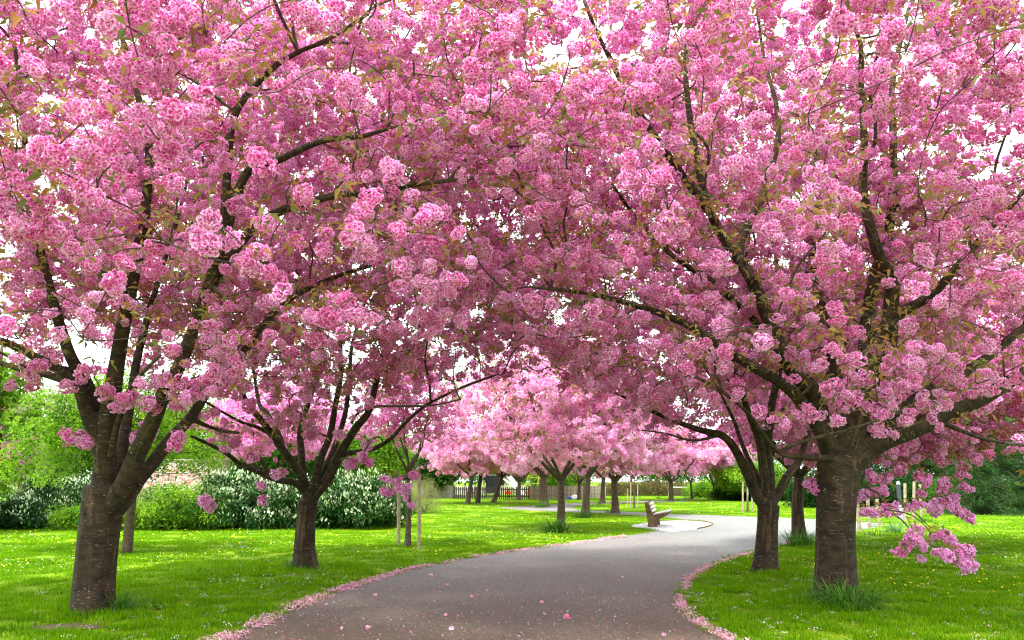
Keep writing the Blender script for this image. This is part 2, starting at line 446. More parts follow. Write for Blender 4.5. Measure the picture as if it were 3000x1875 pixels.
# ------------------------------------------------------------------ leaf and blossom meshes
def rand_unit(n, r=rng):
    v = r.normal(size=(n, 3)); return v / np.linalg.norm(v, axis=1, keepdims=True)
def perp(d):
    a = np.where(np.abs(d[:, 2:3]) < .9, np.array([[0, 0, 1.]]), np.array([[1., 0, 0]]))
    u = np.cross(d, a); return u / np.linalg.norm(u, axis=1, keepdims=True)

def blossom_mesh(name, mat, nfl, R_, shape, r, petals=9, fr=.027):
    """cluster of double florets; each floret a rosette of notched, cupped petals"""
    V, F, T, RN = [], [], [], []
    cs = []; nl_ = int(r.integers(3, 6)) if nfl > 12 else 1
    lobes_ = [(np.zeros(3), R_ * .72)]
    while len(lobes_) < nl_:
        o_, q_ = lobes_[r.integers(len(lobes_))]
        d_ = r.normal(size=3) * np.array((1.2, 1.2, .75)); d_ /= np.linalg.norm(d_)
        rr_ = R_ * r.uniform(.45, .72); lobes_.append((o_ + d_ * (q_ * .75 + rr_ * .3), rr_))
    tries = 0
    while len(cs) < nfl and tries < 20000:
        tries += 1
        o_, q_ = lobes_[r.integers(len(lobes_))]
        c = r.normal(size=3); c /= np.linalg.norm(c)
        p = (o_ + c * q_ * r.uniform(.75, 1.12)) * shape
        if any(np.linalg.norm(p / shape - o2) < q2 * .72 for o2, q2 in lobes_): continue
        if all(np.linalg.norm(p - q[0]) > fr * .8 for q in cs) or r.random() < .05: cs.append((p, c))
    n0 = 0
    for p, c in cs:
        ax = c + r.normal(0, .5, 3) + np.array((0, 0, -.15)); ax /= np.linalg.norm(ax)
        u = np.cross(ax, (0.3, .2, .9)); u /= np.linalg.norm(u); v = np.cross(ax, u)
        ph = r.uniform(0, 6.28); rn = r.random()
        for k in range(petals):
            lay = 0 if k < petals * .45 else (1 if k < petals * .8 else 2)
            a = ph + k * 2.39996
            opn = (1.25, .8, .35)[lay] + r.normal(0, .24)     # opening angle from the axis
            L = fr * (1.0, .85, .62)[lay] * r.uniform(.85, 1.15); w_ = L * .62
            rd = u * math.cos(a) + v * math.sin(a); tn = -u * math.sin(a) + v * math.cos(a)
            d = ax * math.cos(opn) + rd * math.sin(opn); nrm = rd * -math.cos(opn) + ax * math.sin(opn)
            cup = L * .16
            b = p + rd * fr * .06
            pts = [b, b + d * L * .55 - tn * w_ * .75 + nrm * cup, b + d * L * .55 + tn * w_ * .75 + nrm * cup,
                   b + d * L * r.uniform(.92, 1.08) - tn * w_ * .5 + nrm * cup * r.uniform(-1, 2), b + d * L * r.uniform(.92, 1.08) + tn * w_ * .5 + nrm * cup * r.uniform(-1, 2), b + d * L * .6]
            V += pts; T += [0, .7, .7, 1, 1, .55]; RN += [rn * .5] * 6
            F += [(n0, n0 + 5, n0 + 1), (n0, n0 + 2, n0 + 5), (n0 + 1, n0 + 5, n0 + 3), (n0 + 5, n0 + 2, n0 + 4), (n0 + 5, n0 + 4, n0 + 3)]
            n0 += 6
    return mesh(name, np.array(V), np.array(F), [mat], attrs={'t': ('FLOAT', np.array(T)), 'rnd': ('FLOAT', np.array(RN))})

def leaves_mesh(name, mat, P, D, L, Wd, r, droop=.15, mats=None, mi=None, fold=.18):
    """pointed folded leaves: 6 verts, 4 tris each"""
    n = len(P); D = D / np.linalg.norm(D, axis=1, keepdims=True)
    S = np.cross(D, rand_unit(n, r) * .5 + np.array((0, 0, 1.))); S /= np.linalg.norm(S, axis=1, keepdims=True)
    Nn = np.cross(S, D)
    L = np.broadcast_to(L, (n,))[:, None] * r.uniform(.75, 1.2, (n, 1)); Wd = np.broadcast_to(Wd, (n,))[:, None] * r.uniform(.8, 1.15, (n, 1))
    g = np.array([[0, 0, -1.]])
    V = np.stack([P, P + D * L * .5 + g * L * droop * .25, P + D * L * .42 + S * Wd * .5 + Nn * Wd * fold, P + D * L * .42 - S * Wd * .5 + Nn * Wd * fold, P + D * L + g * L * droop], 1)
    b = np.arange(n)[:, None] * 5
    F = np.concatenate([b + np.array([[0, 2, 1]]), b + np.array([[0, 1, 3]]), b + np.array([[1, 2, 4]]), b + np.array([[1, 4, 3]])], 0)
    me = mesh(name, V.reshape(-1, 3), F, mats or [mat], attrs={'rnd': ('FLOAT', np.repeat(r.random(n) * .8, 5))})
    if mi is not None: me.polygons.foreach_set('material_index', np.tile(np.asarray(mi, np.int32), 4))
    return me

def leafball(name, mat, n, rad, L, Wd, r, flat=.8, outward=.6, **k):
    P = rand_unit(n, r) * rad * r.uniform(.15, 1, (n, 1)) ** .5; P[:, 2] *= flat
    D = P / rad * outward + rand_unit(n, r) * .7 + np.array((0, 0, -.05))
    return leaves_mesh(name, mat, P, D, L, Wd, r, **k)

r0 = np.random.default_rng(3)
SH = [(1, 1, .85), (1.15, .95, .8), (.95, 1.1, .95), (1.25, .9, .75), (.9, .9, 1.15), (1.1, 1.1, .7)]
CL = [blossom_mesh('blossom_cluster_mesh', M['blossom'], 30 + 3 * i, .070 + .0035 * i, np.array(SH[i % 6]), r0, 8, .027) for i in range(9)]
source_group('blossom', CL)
CLM = [blossom_mesh('blossom_cluster_mid', M['blossom'], 22, .095, np.array(SH[i]), r0, 7, .038) for i in range(4)]
source_group('blossom_mid', CLM)
CLF = [blossom_mesh('blossom_cluster_far', M['blossom_sunlit'], 18, .11, np.array(SH[i]), r0, 6, .046) for i in range(4)]
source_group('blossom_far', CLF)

def sprig(name, mat, n, L, Wd, r, spread=1.0, down=.1):
    a = r.uniform(0, 6.28) + np.arange(n) * 2.4
    D = np.stack([np.cos(a) * spread, np.sin(a) * spread, r.uniform(-.5, .5, n) + down * -1], 1)
    P = np.stack([np.zeros(n), np.zeros(n), np.linspace(-.02, .03, n)], 1) + D * .02
    return leaves_mesh(name, mat, P, D, L, Wd, r, droop=.25, fold=.22)
SP = [sprig('leaf_spray_mesh', M['cleaf'], [3, 3, 4, 5, 6][i], .10, .042, r0) for i in range(5)]
source_group('leaf_spray', SP)
source_group('lime', [leafball('lime', M[k_], 60, .34, .10, .06, r0) for k_ in ('leaf_lime', 'leaf_lime', 'leaf_mid', 'leaf_yellow')])
source_group('yellowleaf', [leafball('yl', M[k_], 60, .34, .11, .06, r0) for k_ in ('leaf_yellow', 'leaf_yellow', 'leaf_lime', 'leaf_mid')])
source_group('midleaf', [leafball('ml', M['leaf_mid'], 70, .38, .10, .06, r0) for _ in range(3)])
source_group('darkleaf', [leafball('dl', M['leaf_dark'], 70, .36, .11, .05, r0) for _ in range(3)])
source_group('redleaf', [leafball('rl', M['redleaf'], 70, .4, .08, .05, r0) for _ in range(3)])
source_group('needle', [leafball('nd', M['needle'], 110, .4, .16, .018, r0, flat=.35, outward=1.2, droop=.3) for _ in range(3)])
source_group('olive', [leafball('ol', M['leaf_olive'], 60, .35, .10, .012, r0, outward=1.2) for _ in range(3)])
def chestnut(name, r):
    P, D = [], []
    for k in range(9):
        c = rand_unit(1, r)[0] * .3; c[2] *= .6
        for j in range(6):
            a = j * 1.05 + r.uniform(0, .3); P.append(c); D.append((math.cos(a), math.sin(a), -.45))
    return leaves_mesh(name, M['leaf_lime'], np.array(P), np.array(D), .19, .075, r, droop=.35)
source_group('chestnut', [chestnut('ch', r0) for _ in range(3)])
def laurel(name, r, frac=.5):
    n = 40; P = rand_unit(n, r) * .30 * r.uniform(.3, 1, (n, 1)); P[:, 2] *= .8
    cream = (P[:, 2] + r.normal(0, .1, n)) > .26 * (1 - 2 * frac) * .8
    D = P * 2.2 + rand_unit(n, r) * .6; D[cream] += np.array((0, 0, 1.3)); D[~cream] += np.array((0, 0, -.2))
    L = np.where(cream, .135, .15)
    return leaves_mesh(name, None, P, D, L, .05, r, mats=[M['leaf_dark'], M['leaf_cream']], mi=cream.astype(int))
source_group('laurel_dark', [laurel('ld', r0, f_) for f_ in (.0, .0, .04, .10, .2)])
source_group('laurel', [laurel('la', r0, f_) for f_ in (.0, .04, .10, .26, .36)])

# ------------------------------------------------------------------ skeletons and trees
def catmull(P, rad, step):
    P = np.asarray(P, float); rad = np.asarray(rad, float)
    if len(P) < 2: return P, rad
    E = np.vstack([2 * P[0] - P[1], P, 2 * P[-1] - P[-2]]); out_, ro = [], []
    for i in range(len(P) - 1):
        p0, p1, p2, p3 = E[i:i + 4]
        k = max(1, int(np.ceil(np.linalg.norm(p2 - p1) / step)))
        t = (np.arange(k) / k)[:, None]
        out_.append(.5 * ((2 * p1) + (-p0 + p2) * t + (2 * p0 - 5 * p1 + 4 * p2 - p3) * t ** 2 + (-p0 + 3 * p1 - 3 * p2 + p3) * t ** 3))
        ro.append(rad[i] + (rad[i + 1] - rad[i]) * t[:, 0])
    out_.append(P[-1:]); ro.append(rad[-1:])
    return np.vstack(out_), np.concatenate(ro)

def frames(P):
    T = np.gradient(P, axis=0); T /= np.maximum(np.linalg.norm(T, axis=1, keepdims=True), 1e-9)
    U = np.empty_like(T); u = np.cross(T[0], (0.13, 1, .21)); u /= np.linalg.norm(u)
    for i in range(len(P)):
        u = u - T[i] * u.dot(T[i]); l = np.linalg.norm(u)
        u = u / l if l > 1e-6 else np.cross(T[i], (1, 0, .2)); U[i] = u
    return T, U, np.cross(T, U)

class Tubes:
    def __init__(s): s.V = []; s.F = []; s.B = []; s.n = 0
    def add(s, P, r, sides=6, lobes=None, off=0.0):
        if len(P) < 2: return
        T, U, Vv = frames(P); k = len(P)
        a = np.arange(sides) * 2 * np.pi / sides
        ca, sa = np.cos(a), np.sin(a)
        rr = np.repeat(r[:, None], sides, 1)
        if lobes is not None: rr = rr * lobes(P, a)
        ring = P[:, None, :] + (U[:, None, :] * ca[None, :, None] + Vv[:, None, :] * sa[None, :, None]) * rr[:, :, None]
        arc = np.concatenate([[0], np.cumsum(np.linalg.norm(np.diff(P, axis=0), axis=1))]) + off
        B = np.stack([ca[None, :] * r[:, None], sa[None, :] * r[:, None], np.repeat(arc[:, None], sides, 1)], 2) + np.array((off * 3, off, 0))
        s.V.append(ring.reshape(-1, 3)); s.B.append(B.reshape(-1, 3))
        i = (np.arange(k - 1)[:, None] * sides + np.arange(sides)[None, :]).ravel()
        j = (np.arange(k - 1)[:, None] * sides + (np.arange(sides)[None, :] + 1) % sides).ravel()
        s.F.append(np.stack([i, j, j + sides, i + sides], 1) + s.n)
        # caps
        c0 = s.n + np.arange(sides); c1 = s.n + (k - 1) * sides + np.arange(sides)
        m = sides // 2
        capf = []
        for c, flip in ((c0, 1), (c1, 0)):
            for q in range(1, m):
                f = [c[q - 1] if q > 1 else c[0], c[q], c[-q - 1] if q < m - 0 else c[m], c[-q] if q > 1 else c[0]]
            for q in range(0, m):
                a0, a1 = c[q], c[(q + 1) % sides]; b0, b1 = c[(-q) % sides], c[(-q - 1) % sides]
                if b1 == a1: b1 = a1
                f = [a0, a1, b1, b0]
                if len(set(f)) < 3: continue
                if len(set(f)) == 3:
                    f = list(dict.fromkeys(f)); f.append(f[-1])
                    continue
                capf.append(f[::-1] if flip else f)
        if capf: s.F.append(np.array(capf))
        s.n += k * sides
    def me(s, name, mat, smooth=True):
        V = np.vstack(s.V); F = np.vstack(s.F)
        return mesh(name, V, F, [mat], smooth, attrs={'bark': ('FLOAT_VECTOR', np.vstack(s.B))})

def closed_tube(P, r, sides, lobes=None):
    """watertight tube (fan caps) for the voxel remesh"""
    T, U, Vv = frames(P); k = len(P); a = np.arange(sides) * 2 * np.pi / sides
    rr = np.repeat(r[:, None], sides, 1)
    if lobes is not None: rr = rr * lobes(P, a)
    V = (P[:, None, :] + (U[:, None, :] * np.cos(a)[None, :, None] + Vv[:, None, :] * np.sin(a)[None, :, None]) * rr[:, :, None]).reshape(-1, 3)
    F = []
    for q in range(k - 1):
        for j in range(sides):
            F.append((q * sides + j, q * sides + (j + 1) % sides, (q + 1) * sides + (j + 1) % sides, (q + 1) * sides + j))
    n = len(V); V = np.vstack([V, P[0] - T[0] * r[0] * .3, P[-1] + T[-1] * r[-1] * .5])
    for j in range(sides):
        F.append((n, (j + 1) % sides, j)); F.append((n + 1, (k - 1) * sides + j, (k - 1) * sides + (j + 1) % sides))
    return V, F

def fuse(chains, mat, name, voxel, base_lobes):
    """one continuous skin over trunk and limbs"""
    V, F, n = [], [], 0; kd_pts = []; kd_fr = []; off = 0
    for ci, (P, r) in enumerate(chains):
        P, r = catmull(P, r, .08)
        v, f = closed_tube(P, r, 20 if ci == 0 else 12, base_lobes if ci == 0 else None)
        V.append(v); F += [tuple(i + n for i in q) for q in f]; n += len(v)
        T, U, Vv = frames(P)
        arc = np.concatenate([[0], np.cumsum(np.linalg.norm(np.diff(P, axis=0), axis=1))]) + ci * 3.7
        kd_pts.append(P); kd_fr.append(np.hstack([P, U, Vv, T, arc[:, None], r[:, None]]))
    me = mesh('tmp', np.vstack(V), F)
    o = bpy.data.objects.new('tmp', me); COL.objects.link(o)
    md = o.modifiers.new('r', 'REMESH'); md.mode = 'VOXEL'; md.voxel_size = voxel
    sm = o.modifiers.new('s', 'SMOOTH'); sm.factor = .5; sm.iterations = 5
    dg = bpy.context.evaluated_depsgraph_get()
    me2 = bpy.data.meshes.new_from_object(o.evaluated_get(dg)); me2.name = name
    bpy.data.objects.remove(o); bpy.data.meshes.remove(me)
    nv = len(me2.vertices); co = np.empty(nv * 3, np.float32); me2.vertices.foreach_get('co', co); co = co.reshape(-1, 3)
    A = np.vstack(kd_fr)
    best = np.full(nv, 1e9); bi = np.zeros(nv, int)
    for s0 in range(0, nv, 4000):
        d = ((co[s0:s0 + 4000, None, :] - A[None, :, :3]) ** 2).sum(2) / (A[None, :, 13] ** 2)
        bi[s0:s0 + 4000] = d.argmin(1)
    a = A[bi]; dl = co - a[:, :3]
    B = np.stack([(dl * a[:, 3:6]).sum(1), (dl * a[:, 6:9]).sum(1), a[:, 9] + (dl * a[:, 9 - 0:9] if False else dl * np.cross(a[:, 3:6], a[:, 6:9])).sum(1)], 1) if False else None
    Tn = np.cross(a[:, 3:6], a[:, 6:9])
    arcv = a[:, 12] if a.shape[1] > 12 else None
    B = np.stack([(dl * a[:, 3:6]).sum(1), (dl * a[:, 6:9]).sum(1), a[:, -2] + (dl * Tn).sum(1)], 1)
    at = me2.attributes.new('bark', 'FLOAT_VECTOR', 'POINT'); at.data.foreach_set('vector', B.astype(np.float32).ravel())
    me2.materials.clear(); me2.materials.append(mat)
    me2.polygons.foreach_set('use_smooth', np.ones(len(me2.polygons), bool))
    return me2

def grow(nodes, parent, plen, targets, bf=.35, maxd=9):
    """attach every target to the growing skeleton by the cheapest edge (Prim with path-length balance)"""
    nodes = list(map(tuple, nodes)); parent = list(parent); plen = list(plen)
    X = np.asarray(targets, float); NN = np.array(nodes); PL = np.array(plen)
    # targets start from the limb nodes
    D = np.sqrt(((X[:, None, :] - NN[None]) ** 2).sum(2)); C = D + bf * PL[None, :]
    up = NN[None, :, 2] > X[:, None, 2] + .3
    C = C + up * .25
    bi = C.argmin(1); bc = C[np.arange(len(X)), bi]; alive = np.ones(len(X), bool)
    order = []
    for _ in range(len(X)):
        bc_ = np.where(alive, bc, 1e9); k = int(bc_.argmin())
        if bc_[k] > 1e8: break
        alive[k] = False
        j = int(bi[k]); idx = len(nodes)
        nodes.append(tuple(X[k])); parent.append(j)
        L = plen[j] + math.dist(nodes[j], nodes[idx]); plen.append(L)
        d = np.sqrt(((X - X[k]) ** 2).sum(1)) + bf * L
        imp = alive & (d < bc); bc[imp] = d[imp]; bi[imp] = idx
        order.append(idx)
    return np.array(nodes), parent, order

def cherry(name, base, trunk, limbs, targets, label, cat='cherry tree', group=None, forced=(), mat='bark', voxel=.022,
           key='blossom', nper=3.0, spread=.155, csc=(.6, 1.15), leafp=.8, singles=0, leaf_singles=0, near=True, lobes=None, group_leaf=None, tip=.006, forced_scale=1.05, carve=.55):
    """trunk: (pts, radii); limbs: list of (pts, radii) in world space; targets: world points"""
    root = empty(name, base); tag(root, label, cat, group)
    b = np.asarray(base, float)
    nodes, par, pl, lr = [], [], [], []
    chains = [trunk] + list(limbs)
    tops = []
    for ci, (P, r) in enumerate(chains):
        Q, q = catmull(P, r, .35)
        if ci == 0:
            prev = -1; L = 0
        else:
            A = np.array(nodes); j = int(((A - Q[0]) ** 2).sum(1).argmin()); prev = j; L = pl[j]
        for k in range(0 if ci == 0 else 1, len(Q)):
            if prev >= 0: L = pl[prev] + float(np.linalg.norm(Q[k] - nodes[prev]))
            nodes.append(tuple(Q[k])); par.append(prev); pl.append(L); lr.append(q[k]); prev = len(nodes) - 1
    A = np.array(nodes); nl = len(nodes)
    ok = (A[:, 2] > trunk[0][-1][2] + .25) | (np.arange(nl) > 10 ** 9)
    okidx = np.where(ok)[0]
    T = np.vstack([targets, np.array(forced).reshape(-1, 3)]) if len(forced) else np.asarray(targets)
    forced_n = len(forced)
    sub, spar, order = grow(A[okidx], [0] * len(okidx), np.array(pl)[okidx] * .6, T)
    # merge
    allp = np.vstack([A, sub[len(okidx):]])
    mp = lambda i: int(okidx[i]) if i < len(okidx) else nl + i - len(okidx)
    par = par + [mp(spar[i]) for i in range(len(okidx), len(sub))]
    n = len(allp)
    # pipe radii of the grown part
    acc = np.zeros(n); kids = [[] for _ in range(n)]
    for i in range(n - 1, nl - 1, -1):
        kids[par[i]].append(i)
    for i in range(n - 1, nl - 1, -1):
        pass
    e = 2.3
    orderi = sorted(range(nl, n), key=lambda i: -i)
    for i in orderi:
        if acc[i] == 0: acc[i] = tip ** e
        acc[par[i]] += acc[i] + (tip * .4) ** e
    rad = acc ** (1 / e)
    for i in range(nl, n):
        p = par[i]; cap = (lr[p] if p < nl else rad[p]) * .8
        rad[i] = min(rad[i], max(cap, tip))
    # twigs: chains following the thickest child
    tb = Tubes(); done = set()
    starts = []
    for i in range(n):
        ks = sorted(kids[i], key=lambda k: -acc[k])
        for q, k in enumerate(ks):
            if i < nl or q > 0: starts.append((i, k))
    rr = np.random.default_rng(abs(hash(label)) % 1000 if False else int(abs(b[0]) * 100 + b[1] * 10))
    for a0, k in starts:
        ch = [a0, k]
        while kids[ch[-1]]: ch.append(max(kids[ch[-1]], key=lambda q: acc[q]))
        P = allp[ch].copy(); r_ = np.array([rad[c] for c in ch]); r_[0] = min(rad[k] * 1.15, (lr[a0] if a0 < nl else rad[a0]))
        # bend each span a little
        PP = [P[0]]; RR = [r_[0]]
        for s in range(1, len(P)):
            L = np.linalg.norm(P[s] - P[s - 1])
            if L > .25:
                m_ = (P[s] + P[s - 1]) / 2 + rr.normal(0, L * .07, 3) + np.array((0, 0, L * .05)); PP.append(m_); RR.append((r_[s] + r_[s - 1]) / 2)
            PP.append(P[s]); RR.append(r_[s])
        # twig tip beyond the last node
        d = PP[-1] - PP[-2]; d = d / (np.linalg.norm(d) + 1e-9)
        PP.append(PP[-1] + d * .12 + rr.normal(0, .04, 3)); RR.append(tip * .45)
        Q, q = catmull(PP, RR, .13 if near else .3)
        tb.add(Q - b, q, 7 if r_[1] > .03 else (5 if near else 4), off=float(len(tb.V)) * .37)
    # thin tails of the limbs join the branches
    big = []
    for ci, (P, r) in enumerate(chains):
        Q, q = catmull(P, r, .15 if near else .3)
        if voxel:
            cut = q >= (voxel * 1.25)
            kk = len(q) if cut.all() else max(2, int(np.argmin(cut)) + 1)
            big.append((Q[:kk] - b, q[:kk]))
            if kk < len(q): tb.add(Q[kk - 2:] - b, q[kk - 2:], 8, off=ci * 1.7)
        else: big.append((Q - b, q))
    if voxel:
        link('trunk', fuse(big, M[mat], 'trunk', voxel, lobes), root)
    else:
        t2 = Tubes()
        for ci, (P, r) in enumerate(big): t2.add(P, r, 12 if ci == 0 else 7, lobes if ci == 0 else None, off=ci * 1.7)
        link('trunk', t2.me('trunk', M[mat]), root)
    br = link('branches', tb.me('branches', M['twig']), root); br['kind'] = 'stuff'
    # blossoms
    idx = np.arange(nl, n); w_ = np.array([rad[i] for i in idx])
    isf = np.zeros(n, bool)
    if forced_n:
        F_ = np.array(forced)
        for f in F_: isf[nl + int(((allp[nl:] - f) ** 2).sum(1).argmin())] = True
    C, LF, FQ = [], [], []
    LS = np.vstack([catmull(P, r, .12)[0] for P, r in chains]); LR = np.concatenate([catmull(P, r, .12)[1] for P, r in chains])
    lu, lv, lz = proj(LS)
    for i in idx:
        if isf[i]:
            
            for q_ in range(2): FQ.append(len(C)); C.append(allp[i] + np.array((0, 0, -.05)) + rr.normal(0, .055, 3) * (q_ > 0))
            LF.append(allp[i] + np.array((.02, 0, .06))); continue
        k = rr.poisson(nper) if rad[i] < .03 else rr.poisson(nper * .5)
        p0 = allp[par[i]]
        for _ in range(k):
            t = rr.uniform(.45, 1.15); base_ = p0 + (allp[i] - p0) * t
            o_ = rr.normal(0, spread, 3); o_[2] = o_[2] * .6 - .05
            o_[2] -= .02; c_ = base_ + o_
            if near:
                cu, cv, cz = proj(c_); dd = np.hypot(lu - cu, lv - cv); hit = (dd < (.065 + LR) * FPX / lz) & (lz > cz[0] - .1)
                if hit.any() and rr.random() < (carve if cv[0] < 1000 else min(carve, .45)): continue
            C.append(c_)
        for _ in range(rr.poisson(nper * leafp)):
            t = rr.uniform(.4, 1.2); o_ = rr.normal(0, spread * 1.15, 3); o_[2] += .05
            LF.append(p0 + (allp[i] - p0) * t + o_)
    C = np.array(C); LF = np.array(LF)
    sc = rr.uniform(*csc, len(C)); rot = np.stack([rr.normal(0, .35, len(C)), rr.normal(0, .35, len(C)), rr.uniform(0, 6.28, len(C))], 1)
    if FQ: sc[FQ] *= forced_scale
    lrot = np.stack([rr.normal(0, .4, len(LF)), rr.normal(0, .4, len(LF)), rr.uniform(0, 6.28, len(LF))], 1); lsc = rr.uniform(.7, 1.3, len(LF))
    def pick(Cp, count):
        if not count: return np.zeros(len(Cp), bool)
        u, v, z = proj(Cp); vis = (u > -60) & (u < 3060) & (v > -60) & (v < 1900)
        s = np.where(vis, -z, -1e6); o_ = np.argsort(-s)[:count]; m_ = np.zeros(len(Cp), bool); m_[o_] = True; return m_ & vis
    m1 = pick(C, singles); mets = _groups[key][2]
    for p, r3, s in zip(C[m1] - b, rot[m1], sc[m1]):
        link('blossom_cluster', mets[rr.integers(len(mets))], root, tuple(p), tuple(r3), float(s))
    if (~m1).any(): scatter('crown', key, C[~m1] - b, rot[~m1], sc[~m1], root)
    if len(LF):
        m2 = pick(LF, leaf_singles)
        for p, r3, s in zip(LF[m2] - b, lrot[m2], lsc[m2]):
            link('leaf_spray', SP[rr.integers(len(SP))], root, tuple(p), tuple(r3), float(s))
        scatter('leaves', 'leaf_spray', LF[~m2] - b, lrot[~m2], lsc[~m2] * (1 if near else 1.4), root)
    return root

def envelope(n, c, rad, zlow=None, mind=.3, keep=None, rs=None, shell=.35, gaps=.0):
    """points in a flattened dome; zlow(x,y) cuts the underside"""
    rs = rs or rng; out_ = []
    c = np.array(c, float); rad = np.array(rad, float)
    cell = {}
    tries = 0
    while len(out_) < n and tries < 60:
        tries += 1
        q = rand_unit(2000, rs) * rs.random((2000, 1)) ** shell
        p = c + q * rad
        if zlow is not None: p = p[p[:, 2] > zlow(p)]
        if keep is not None: p = p[keep(p)]
        if gaps and len(p): p = p[np.array([mnoise.noise(Vector(q * np.array((.62, .62, 2.0)) + 3.1)) for q in p]) > gaps - .3]
        for a in p:
            k = tuple((a // mind).astype(int)); good = True
            for dx in (-1, 0, 1):
                for dy in (-1, 0, 1):
                    for dz in (-1, 0, 1):
                        for b_ in cell.get((k[0] + dx, k[1] + dy, k[2] + dz), ()):
                            if (a[0] - b_[0]) ** 2 + (a[1] - b_[1]) ** 2 + (a[2] - b_[2]) ** 2 < mind * mind: good = False; break
                        if not good: break
                    if not good: break
                if not good: break
            if good:
                cell.setdefault(k, []).append(a); out_.append(a)
                if len(out_) >= n: break
    return np.array(out_)

# canopy underside as the photograph shows it from the path: nothing of the front crowns hangs below it
LOWU = [-400, 0, 200, 400, 600, 800, 1000, 1200, 1350, 1500, 1700, 1850, 2000, 2150, 2300, 2450, 2700, 3000, 3400]
def lowkeep(vals, jitter=35):
    def f(p):
        u, v, z = proj(p); lim = np.interp(u, LOWU, vals)
        return (v < lim + rng.normal(0, jitter, len(p))) & ((p[:, 1] > 5.6) | (v < -150))
    return f
LOW1 = [1050, 1050, 1055, 1085, 1130, 1105, 1050, 1000, 1060, 1105, 1140, 1180, 1220, 1235, 1240, 1245, 1245, 1215, 1215]
LOW2 = [1080, 1080, 1100, 1150, 1280, 1300, 1220, 1080, 1100, 1130, 1180, 1240, 1260, 1280, 1290, 1290, 1290, 1290, 1290]

def L(pts, y0, y1, r0_, r1_, pw=1.0):
    n = len(pts); t = np.linspace(0, 1, n)
    P = np.array([W(u, v, y0 + (y1 - y0) * s ** 1.2) for (u, v), s in zip(pts, t)])
    return P, r0_ + (r1_ - r0_) * t ** pw

def trunk_lobes(seed, amp=.085, flare=.34, fh=.24):
    def f(P, a):
        z = P[:, 2:3]
        r_ = 1 + amp * np.sin(3 * a[None] + seed + z * .6) + amp * .7 * np.sin(5 * a[None] + seed * 2.3 - z * .9) + amp * .35 * np.sin(9 * a[None] + z * 3 + seed)
        fl = np.exp(-np.clip(z, 0, None) / fh) * flare
        return r_ + fl * (1 + .5 * np.sin(4 * a[None] + seed * 1.7))
    return f

def trunk_px(base_uv, pts, radii):
    b = G(*base_uv); Y = b[1]
    P = [b + np.array((0, 0, -.15))] + [b + np.array((0, 0, .02))] + [W(u, v, Y) for u, v in pts]
    return b, (np.array(P), np.array([radii[0]] + list(radii)))

# --- T1: front left
b1, tr1 = trunk_px((271, 1795), [(275, 1700), (284, 1590), (294, 1500), (303, 1430)], [.25, .245, .24, .24, .25])
Y = b1[1]
limbs1 = [
    L([(300, 1450), (307, 1387), (310, 1300), (318, 1219), (332, 1134), (345, 1050), (372, 900), (405, 740), (429, 582), (437, 437), (407, 291), (364, 131), (313, 0)], Y, Y - .6, .165, .03, .8),
    L([(305, 1345), (286, 1292), (270, 1250), (249, 1190), (230, 1134), (185, 1090), (110, 1050), (20, 1005), (-120, 960), (-300, 900)], Y, Y - .9, .115, .03),
    L([(226, 1134), (209, 1121), (135, 1097), (67, 1084), (0, 1064), (-140, 1040), (-260, 1000)], Y - .1, Y + .8, .07, .02),
    L([(308, 1270), (278, 1180), (240, 1100), (205, 1040), (160, 900), (110, 700), (80, 560), (73, 420), (60, 250), (30, 60)], Y + .1, Y - 1.8, .10, .02),
    L([(318, 1420), (345, 1360), (362, 1290), (374, 1210), (388, 1140), (400, 1060), (430, 940), (470, 800), (520, 640), (560, 480)], Y + .3, Y + 2.0, .10, .03),
    L([(318, 1490), (362, 1421), (405, 1325), (440, 1252), (482, 1151), (523, 1077), (590, 900), (655, 700), (722, 509), (822, 466), (938, 415), (1055, 400), (1135, 378)], Y - .05, Y - 2.3, .14, .025, .8),
    L([(590, 900), (660, 770), (780, 640), (968, 575), (1091, 567), (1237, 538), (1400, 520)], Y - .9, Y - 2.0, .075, .02),
    L([(655, 700), (668, 480), (691, 330), (786, 211), (873, 153), (960, 116), (1080, 40)], Y - 1.3, Y - 2.4, .06, .02),
    L([(325, 1510), (375, 1450), (405, 1405), (452, 1350), (500, 1286), (557, 1225), (600, 1160), (640, 1120), (720, 1020), (820, 900), (960, 820), (1150, 760)], Y + .0, Y + .9, .125, .03, .8),
    L([(560, 1225), (600, 1245), (650, 1262), (700, 1268)], Y + .3, Y + 1.3, .04, .02),
    L([(325, 1340), (342, 1250), (362, 1190), (385, 1130), (420, 1090), (470, 1040)], Y - .25, Y - .9, .05, .02),
]
kp = lowkeep(LOW1)
t1 = envelope(1150, (-4.4, 9.7, 5.9), (5.6, 5.2, 3.6), mind=.36, gaps=.2, keep=lambda p: kp(p) & (p[:, 2] > 2.7))
f1 = [W(u, v, y) for u, v, y in [(232, 1275, 10), (250, 1285, 10), (395, 1280, 10.4), (428, 1232, 10.4), (530, 1265, 9.6), (520, 1170, 9.6), (300, 1140, 9.5), (340, 1180, 9.5), (380, 1150, 9.5), (90, 1085, 9.5), (40, 1120, 10.5), (460, 1180, 9.7), (560, 1130, 9.4), (600, 1120, 9.4), (640, 1140, 9.4), (480, 1112, 9.2), (560, 1108, 9.2), (620, 1098, 9.2), (665, 1128, 9.2), (695, 1108, 9.2), (500, 1142, 9.2), (585, 1142, 9.3), (650, 1095, 9.1), (730, 1120, 9.3), (120, 1060, 9.4), (170, 1040, 9.4), (270, 1075, 9.3)]]
T1 = cherry('cherry_tree', b1, tr1, limbs1, t1, 'big pink cherry tree in the left foreground with a thick dark many-limbed trunk',
            group='flowering cherry trees', forced=f1, singles=300, leaf_singles=150, lobes=trunk_lobes(1.3, .07, .10, .2), nper=4.9, leafp=1.05)

